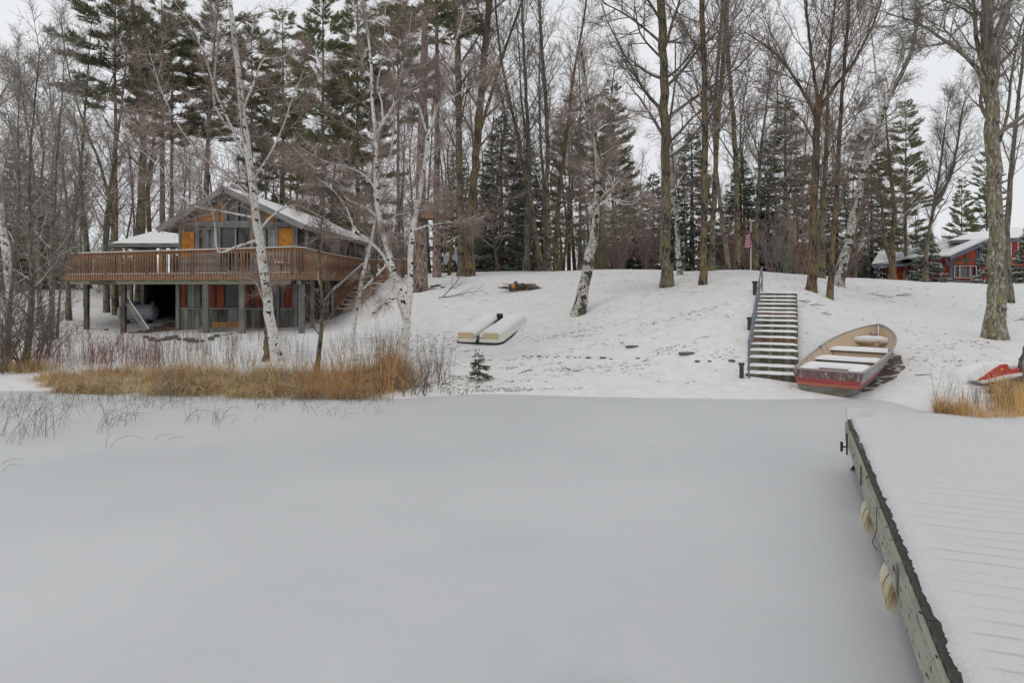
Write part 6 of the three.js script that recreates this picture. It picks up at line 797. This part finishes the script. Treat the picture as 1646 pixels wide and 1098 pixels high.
{ const c = onGround(838, 466), t = thing('brush_pile', 'pile of dark branches and cut logs on the snow near the ridge', 'brush pile', c.toArray()), r = RNG(44), k = -c.z / F;
  for (let i = 0; i < 34; i++) { const g = new GB(), x = (r() - 0.5) * 44 * k, z = (r() - 0.5) * 0.7, a = (r() - 0.5) * 1.2 + (r() < 0.5 ? Math.PI : 0), L = 0.3 + 0.6 * r(), y = 0.03 + 0.22 * r() * (1 - Math.abs(x) / (26 * k)); const p = V(x - Math.cos(a) * L / 2, y, z), q = V(x + Math.cos(a) * L / 2, y + 0.12 * (r() - 0.4), z + Math.sin(a) * L * 0.5); g.tube([p, p.clone().lerp(q, 0.5).add(V(0, 0.03 * (r() - 0.3), 0)), q], [0.025, 0.02, 0.01], 5, 0.4); mesh('branch', g.geo(), [MB.grey, BR.dark, BR.brown][i % 3], t); }
  for (const [x, y, m] of [[-13, 0.1, osbM], [-17, 0.08, wDark], [-9, 0.2, MB.grey], [2, 0.13, MB.brown], [12, 0.1, MB.grey]]) { const g = new THREE.CylinderGeometry(0.07, 0.08, 0.3, 12); g.rotateX(1.2); g.translate(x * k, y, 0.28); mesh('log', g, m, t); } for (let q = 0; q < 5; q++) { const s = mesh('snow_patch', rockGeo[q % 4], snowSoft, t); s.position.set((q - 2) * 8 * k, 0.16 + 0.06 * r(), -0.1); s.scale.set(0.2, 0.06, 0.2); } }

// ------------------------------------------------------------------ fallen branches, bare bushes
function bush(name, label, cat, base, stems, H, spread, mat, seed, thick = 0.012, n = [7, 5], group) { const gb = { branchwork: new GB(), crown: new GB() }, r = RNG(seed); for (let s = 0; s < stems; s++) grow(gb, V((r() - 0.5) * spread * 0.35, -0.03, (r() - 0.5) * spread * 0.35), V((r() - 0.5) * spread, 1, (r() - 0.5) * spread * 0.7).normalize(), H * (0.6 + 0.5 * r()), thick, 0, { lv: [{ segs: 5, sides: 4, wander: 0.3, up: 0.02, to: 'branchwork' }, { n: n[0], len: 0.42, ang: 0.75, start: 0.25, wander: 0.35, up: 0.03, segs: 2, sides: 3, rr: 0.6, rmin: 0.006, to: 'crown' }, { n: n[1], len: 0.45, ang: 0.75, start: 0.2, wander: 0.3, up: 0, segs: 1, sides: 3, rr: 0.7, rmin: 0.0045, to: 'crown' }] }, r); const t = thing(name, label, cat, base.toArray(), 0, group); mesh('stem', gb.branchwork.geo(), mat, t); mesh('crown', gb.crown.geo(), mat, t); return t; }
bush('bare_bush', 'small bare bush beside the foot of the two-stemmed birch', 'bush', onGround(668, 634), 14, 0.75, 1.3, TW.dark, 701, 0.008, [4, 3]);
bush('bare_bush', 'spreading bare bush between the two-stemmed birch and the spruce sapling', 'bush', onGround(688, 628), 12, 0.55, 1.8, TW.dark, 702, 0.007, [4, 3]);
bush('bare_bush', 'low dark tuft of twigs at the ice edge near the spruce sapling', 'bush', onGround(741, 634), 16, 0.13, 1.6, TW.dark, 703, 0.004, [3, 2]);
for (const [x, y, H, st, s, l] of [[22, 585, 2.6, 14, 1.1, 'dense dark bush at the far end of the shore thicket'], [48, 592, 1.9, 16, 1.3, 'dense dark bush between the shore trees and the dry grass'], [4, 600, 1.8, 14, 1.3, 'dark tangled bush cut by the view edge above the ice'], [80, 575, 1.5, 12, 1.2, 'thin dark bush on the snow right of the shore trees'], [20, 540, 3.2, 14, 0.9, 'tall brown bush behind the shore trees']]) bush('bare_bush', l, 'bush', onGround(x, y), st, H, s, x === 20 ? TW.brown : TW.dark, 710 + x, 0.014, [9, 6]);
bush('dogwood_bush', 'red-stemmed bush by the last deck post at the shore', 'bush', onGround(168, 582), 14, 0.9, 1.2, TW.red, 731, 0.008, [6, 4]); bush('dogwood_bush', 'small red-stemmed bush under the outer deck post', 'bush', onGround(140, 548), 10, 0.7, 1.3, TW.red, 732, 0.008, [5, 3]);
function fallen(label, px, py, L, ang, seed, mat = TW.dark, lift = 0.2, r0 = 0.02) { const b = onGround(px, py), gb = { branchwork: new GB(), crown: new GB() }, r = RNG(seed); grow(gb, V(0, 0.02, 0), V(Math.cos(ang), lift, Math.sin(ang) * 0.6).normalize(), L, r0, 0, { lv: [{ segs: 5, sides: 4, wander: 0.3, up: -0.04, to: 'branchwork' }, { n: 6, len: 0.5, ang: 0.6, start: 0.2, wander: 0.3, up: 0.0, segs: 3, sides: 3, rr: 0.6, rmin: 0.008, lmin: L * 0.2, to: 'crown' }, { n: 4, len: 0.5, ang: 0.6, start: 0.2, wander: 0.3, up: 0, segs: 1, sides: 3, rr: 0.7, rmin: 0.005, lmin: L * 0.1, to: 'crown' }] }, r); const t = thing('fallen_branch', label, 'branch', b.toArray()); mesh('stem', gb.branchwork.geo(), mat, t); mesh('twig', gb.crown.geo(), mat, t); }
fallen('long bare branch arching over the snow right of the deck stairs', 690, 466, 2.4, 0.3, 741, TW.dark, 0.12, 0.03); fallen('bare branch standing up from the snow beside the arching one', 712, 478, 1.6, 0.9, 742, TW.dark, 0.7, 0.02); fallen('bare branch lying low under the arching one', 705, 480, 1.8, 0.0, 743, TW.dark, 0.1, 0.02);
fallen('crooked stick at the edge of the upper bank stairs', 1276, 484, 0.35, 0.6, 744, BR.dark, -0.1, 0.016); fallen('bent stick on the snow right of the upper stairs', 1302, 492, 0.3, 0.1, 745, BR.dark, 0.05, 0.013); fallen('thin curved twig on the snow below the bent stick', 1318, 505, 0.25, 0.4, 746, TW.dark, 0.1, 0.006);
fallen('small twig lying upslope of the two dark stones', 1102, 515, 0.35, 0.2, 747, TW.dark, 0.3, 0.006); fallen('twig lying in front of the pedal boat slope', 832, 603, 0.3, 0.5, 748, TW.dark, 0.2, 0.006); fallen('twig on the snow between the crooked birch and the stones', 924, 598, 0.35, 2.6, 749, TW.dark, 0.1, 0.006); fallen('dark twig on the snow below the rowboat bow', 1470, 605, 0.3, 0.3, 750, TW.dark, 0.15, 0.008); fallen('stick on the snow right of the stout oak foot', 1630, 517, 0.3, 0.8, 751, TW.dark, 0.4, 0.008); fallen('dark stick on the snow in front of the low red wing', 1440, 476, 0.5, 0.1, 752, BR.dark, 0.05, 0.02); fallen('twigs lying at the crest left of the dark stick', 1392, 474, 0.8, 0.05, 753, TW.dark, 0.02, 0.008);

// ------------------------------------------------------------------ grass, weeds, reeds, litter: nobody could count them
function blade(gb, p, dir, L, w, bend, r, n = 5) { const d = dir.clone().normalize(), s = V(d.z, 0, -d.x); if (s.lengthSq() < 1e-4) s.set(1, 0, 0); s.normalize(); const h = V(d.x, 0, d.z); let q = p.clone(), b0 = -1; gb.room(n * 2 + 2, n * 6); for (let i = 0; i <= n; i++) { const f = i / n, ww = w * (1 - f * 0.85), nn = new THREE.Vector3().crossVectors(s, d); const a = gb.v(q.x - s.x * ww, q.y, q.z - s.z * ww, nn.x, nn.y, nn.z, 0, f), c = gb.v(q.x + s.x * ww, q.y, q.z + s.z * ww, nn.x, nn.y, nn.z, 1, f); if (b0 >= 0) { gb.t(b0, b0 + 1, a); gb.t(b0 + 1, c, a); } b0 = a; d.y -= bend * (0.6 + f) / n; d.normalize(); q = q.clone().addScaledVector(d, L / n); if (q.y < 0.015) q.y = 0.015; } }
const straw = [M([0.68, 0.50, 0.22]), M([0.54, 0.34, 0.13]), M([0.72, 0.60, 0.36]), M([0.54, 0.31, 0.12])].map((m) => new THREE.MeshPhysicalMaterial({ color: m.color, roughness: 1, transmission: 0.35, thickness: 0, side: THREE.DoubleSide }));
function tuftGeo(seed, n, L, lean, bend, w, spread = 0.1) { const gb = new GB(), r = RNG(seed); for (let i = 0; i < n; i++) { const a = r() * 6.283; blade(gb, V((r() - 0.5) * spread, -0.02, (r() - 0.5) * spread), V(Math.cos(a) * lean * r() + lean * 0.3, 1, Math.sin(a) * lean * r()), L * (0.5 + 0.6 * r()), w, bend * (0.5 + r()), r); } return gb.geo(); }
function scatter(name, label, cat, geo, mat, list) { const im = new THREE.InstancedMesh(geo, mat, list.length), m = new THREE.Matrix4(), q = new THREE.Quaternion(); list.forEach(([p, s, sy, a, c], i) => { q.setFromAxisAngle(UP, a); m.compose(p, q, V(s, sy, s)); im.setMatrixAt(i, m); if (c) im.setColorAt(i, lin(c, c * 0.97, c * 0.93)); }); im.name = numbered(name); im.castShadow = im.receiveShadow = true; scene.add(im); return tag(im, label, cat, null, 'stuff'); }
{ const r = RNG(55), front = (px) => px < 60 ? 600 : px < 90 ? 628 : px < 130 ? 640 : px < 330 ? 637 + 3 * noise(px * 0.05, 1) : px < 470 ? 643 : px < 610 ? 649 : 640 - (px - 610) * 0.5, back = (px) => px < 60 ? 590 : px < 130 ? 606 : px < 250 ? 598 : px < 470 ? 604 : px < 560 ? 602 : 598;
  const L = [[], [], [], [], []];
  for (let i = 0; i < 1500; i++) { const px = -20 + 690 * r(), f = front(px), b = back(px); if (r() > 0.25 + 1.3 * sstep(0.35, 0.6, noise(px * 0.045, 3.3))) continue; if (r() > (px < 60 ? 0.35 : px > 640 ? 0.4 : 1)) continue; if (px > 330 && px < 400 && r() < 0.35) continue; const py = lerp(f, b, Math.pow(r(), 0.8)), p = onGround(px, py); const s = (px > 470 && px < 640 ? 1.25 : 1.2) * (0.6 + 0.5 * r()) * (0.6 + 0.8 * noise(px * 0.045 + 2, 9)); L[px > 480 && r() < 0.4 ? 3 : [0, 0, 1, 1, 2][(r() * 5) | 0]].push([p, s, s * (0.8 + 0.4 * r()), (r() - 0.5) * 1.6 + (px < 300 ? 0.2 : 0), (0.42 + 0.75 * r()) * (0.7 + 0.5 * noise(px * 0.06, py * 0.1 + 5))]); }
  scatter('dry_grass', 'tawny dry grass band bending over the ice edge', 'grass', tuftGeo(1, 34, 0.74, 1.3, 3.4, 0.0044, 0.24), straw[0], L[0]); scatter('dry_grass', 'brown dry grass mixed into the grass band', 'grass', tuftGeo(2, 32, 0.62, 1.0, 2.6, 0.0042, 0.2), straw[1], L[1]); scatter('dry_grass', 'pale straw stems in the grass band', 'grass', tuftGeo(3, 20, 0.9, 1.0, 2.9, 0.005, 0.28), straw[2], L[2]); scatter('dry_grass', 'rust-coloured upright grass at the thick end of the band', 'grass', tuftGeo(4, 30, 0.66, 0.6, 1.4, 0.0042, 0.2), straw[3], L[3]);
  const R = [[], []]; for (const [x, y, n, sx, sy] of [[1532, 668, 22, 26, 9], [1620, 648, 40, 26, 18], [1640, 668, 26, 14, 16], [1600, 690, 16, 26, 10], [1565, 685, 10, 20, 6]]) for (let i = 0; i < n; i++) { const p = onGround(x + (r() - 0.5) * 2 * sx, y + (r() - 0.5) * 2 * sy), s = 0.5 + 0.4 * r(); R[r() < 0.5 ? 0 : 1].push([p, s, s, r() * 6.28, 0.7 + 0.6 * r()]); }
  scatter('dry_grass', 'golden dry grass tufts on the shore behind the dock', 'grass', tuftGeo(5, 50, 0.6, 0.8, 1.6, 0.0045), straw[0], R[0]); scatter('dry_grass', 'rusty dry grass tufts on the shore behind the dock', 'grass', tuftGeo(6, 50, 0.55, 0.8, 1.5, 0.0045), straw[3], R[1]); }
{ // tall thin weeds, dark and reddish
  const wg = (seed, H, n) => { const gb = new GB(), r = RNG(seed); for (let s = 0; s < n; s++) grow({ crown: gb, branchwork: gb }, V((r() - 0.5) * 0.3, -0.02, (r() - 0.5) * 0.3), V((r() - 0.5) * 0.5, 1, (r() - 0.5) * 0.4).normalize(), H * (0.6 + 0.6 * r()), 0.0042, 0, { lv: [{ segs: 3, sides: 3, wander: 0.2, up: 0.02, to: 'crown' }, { n: 7, len: 0.22, ang: 0.7, start: 0.3, wander: 0.3, up: 0.05, segs: 1, sides: 3, rr: 0.8, rmin: 0.0035, lmin: 0.06, to: 'crown' }] }, r); return gb.geo(); };
  const r = RNG(66), A = [[], [], []]; for (let i = 0; i < 620; i++) { const px = -10 + 730 * r(), py = lerp(600, 545, Math.pow(r(), 1.3)) + (px > 640 ? 20 : 0); if (r() > 0.06 + 1.1 * sstep(0.45, 0.7, noise(px * 0.035 + 7, py * 0.06))) continue; const p = onGround(px, py), s = 0.5 + 0.5 * r(); const red = px < 260 && r() < 0.45; A[red ? 1 : r() < 0.5 ? 0 : 2].push([p, s, s * (0.7 + 0.6 * r()), r() * 6.28, 0.7 + 0.6 * r()]); }
  for (let i = 0; i < 90; i++) { const p = onGround(55 + 210 * r(), 575 + 28 * r()), s = 0.5 + 0.5 * r(); A[1].push([p, s, s * (0.8 + 0.5 * r()), r() * 6.28, 0.7 + 0.6 * r()]); }
  for (let i = 0; i < 36; i++) { const p = onGround(1500 + 130 * r(), 640 + 50 * r()), s = 0.4 + 0.35 * r(); A[i % 2 ? 0 : 2].push([p, s, s, r() * 6.28, 0.8]); }
  scatter('weeds', 'dark thin weed stems standing in the snow behind the grass band', 'weeds', wg(1, 0.8, 4), TW.dark, A[0]); scatter('weeds', 'reddish weed stems in the snow before the deck', 'weeds', wg(2, 0.75, 4), M([0.20, 0.09, 0.075]), A[1]); scatter('weeds', 'grey-brown weed stems between the shore birches', 'weeds', wg(3, 0.75, 4), TW.brown, A[2]); }
{ // reeds frozen into the ice
  const r = RNG(7), gb = new GB(); const at = (px, py) => V((px - CX) / F * (EYE * F / (py - HY)), 0, -EYE * F / (py - HY)); const arc = (px, py, dx, h, w = 0.0029) => { const a = at(px, py), k = -a.z / F, pts = []; for (let i = 0; i <= 8; i++) { const f = i / 8; pts.push(V(a.x + dx * k * (f + 0.15 * f * f), h * k * Math.sin(Math.pow(f, 0.8) * (1.9 + 0.9 * r())) * (1 + 0 * f), a.z + (r() - 0.5) * 0.02)); } const e = pts.filter((p, i) => i === 0 || p.y > -0.01); gb.tube(e, e.map((_, i) => w * (1 - 0.6 * i / 8)), 4, 0.2); };
  const cl = [[20, 708, 9, 45, 45], [45, 700, 12, 50, 50], [72, 702, 9, -8, 52], [90, 690, 8, 30, 35], [170, 690, 9, 32, 28], [185, 680, 10, 30, 34], [205, 676, 6, 28, 24], [300, 680, 7, 24, 24], [335, 682, 6, -4, 30], [360, 676, 7, 22, 18], [15, 665, 12, 18, 30], [40, 655, 12, 16, 26], [120, 655, 12, 14, 22], [250, 655, 10, 24, 18], [290, 650, 10, 16, 16], [430, 660, 10, 18, 12], [500, 662, 8, 14, 12], [540, 668, 6, 16, 10], [600, 662, 6, 10, 8]];
  for (const [x, y, n, dx, h] of cl) for (let i = 0; i < n; i++) arc(x + (r() - 0.5) * 36, y + (r() - 0.5) * 16, dx * (0.5 + r()) * (r() < 0.22 ? -0.7 : 1), h * (0.5 + 0.8 * r())); arc(178, 720, 48, 20); arc(172, 721, 6, 22); arc(248, 707, 30, 9); arc(270, 708, 30, 6); arc(5, 745, 30, 7); arc(6, 758, 26, 11); arc(410, 678, 14, 10);
  for (let i = 0; i < 420; i++) { const px = -5 + 640 * r(), py = 642 + 14 * r() * r(); if (px > 100 || r() < 0.6) arc(px, py, (r() - 0.5) * 14, 6 + 12 * r(), 0.0024); }
  tag(mesh('reeds', gb.geo(), M([0.19, 0.175, 0.13])), 'thin bent reeds frozen into the ice before the grass band', 'reeds', null, 'stuff'); }
{ // leaf litter and grass tips showing through the snow of the slope
  const gb = new GB(), r = RNG(71); for (let i = 0; i < 6; i++) { const a = r() * 6.28, L = 0.02 + 0.035 * r(), x = (r() - 0.5) * 0.12, z = (r() - 0.5) * 0.05; gb.tube([V(x, -0.004, z), V(x + Math.cos(a) * L, 0.012 + 0.025 * r(), z + Math.sin(a) * L)], [0.006, 0.003], 3); }
  const A = [[], []]; let tries = 0; while (A[0].length + A[1].length < 2600 && tries++ < 60000) { const px = 560 + 1090 * r(), d = 13.2 + 14 * Math.pow(r(), 1.2), x = WX(px, d), z = -d; let q = sstep(0.50, 0.66, fbm(x * 0.55 + 3, z * 1.1 + 6, 4)) * (0.45 + 0.55 * sstep(0.45, 0.6, noise(x * 3, z * 5))); const w = px < 860 ? sstep(25, 20, d) : px < 1190 ? (d < 18.5 ? 1 : 0.25) : d < 17.5 ? 0.45 : 0.15; if (px > 1200 && px < 1430 && d < 18) q *= 0.3; if (r() > q * w + 0.012) continue; const p = V(x, gh(x, z) + 0.002, z), s = 0.4 + 0.8 * r() * r(); A[r() < 0.6 ? 0 : 1].push([p, s, s * 0.8, (r() - 0.5) * 1.2, 0.6 + 0.8 * r()]); }
  scatter('leaf_litter', 'dark leaf bits showing through the thin snow of the slope', 'leaf litter', gb.geo(), M([0.19, 0.16, 0.12]), A[0]); scatter('leaf_litter', 'olive grass tips showing through the thin snow of the slope', 'grass', gb.geo(), M([0.27, 0.25, 0.17]), A[1]); }

scene.environmentIntensity = 1;
renderer.render(scene, camera);
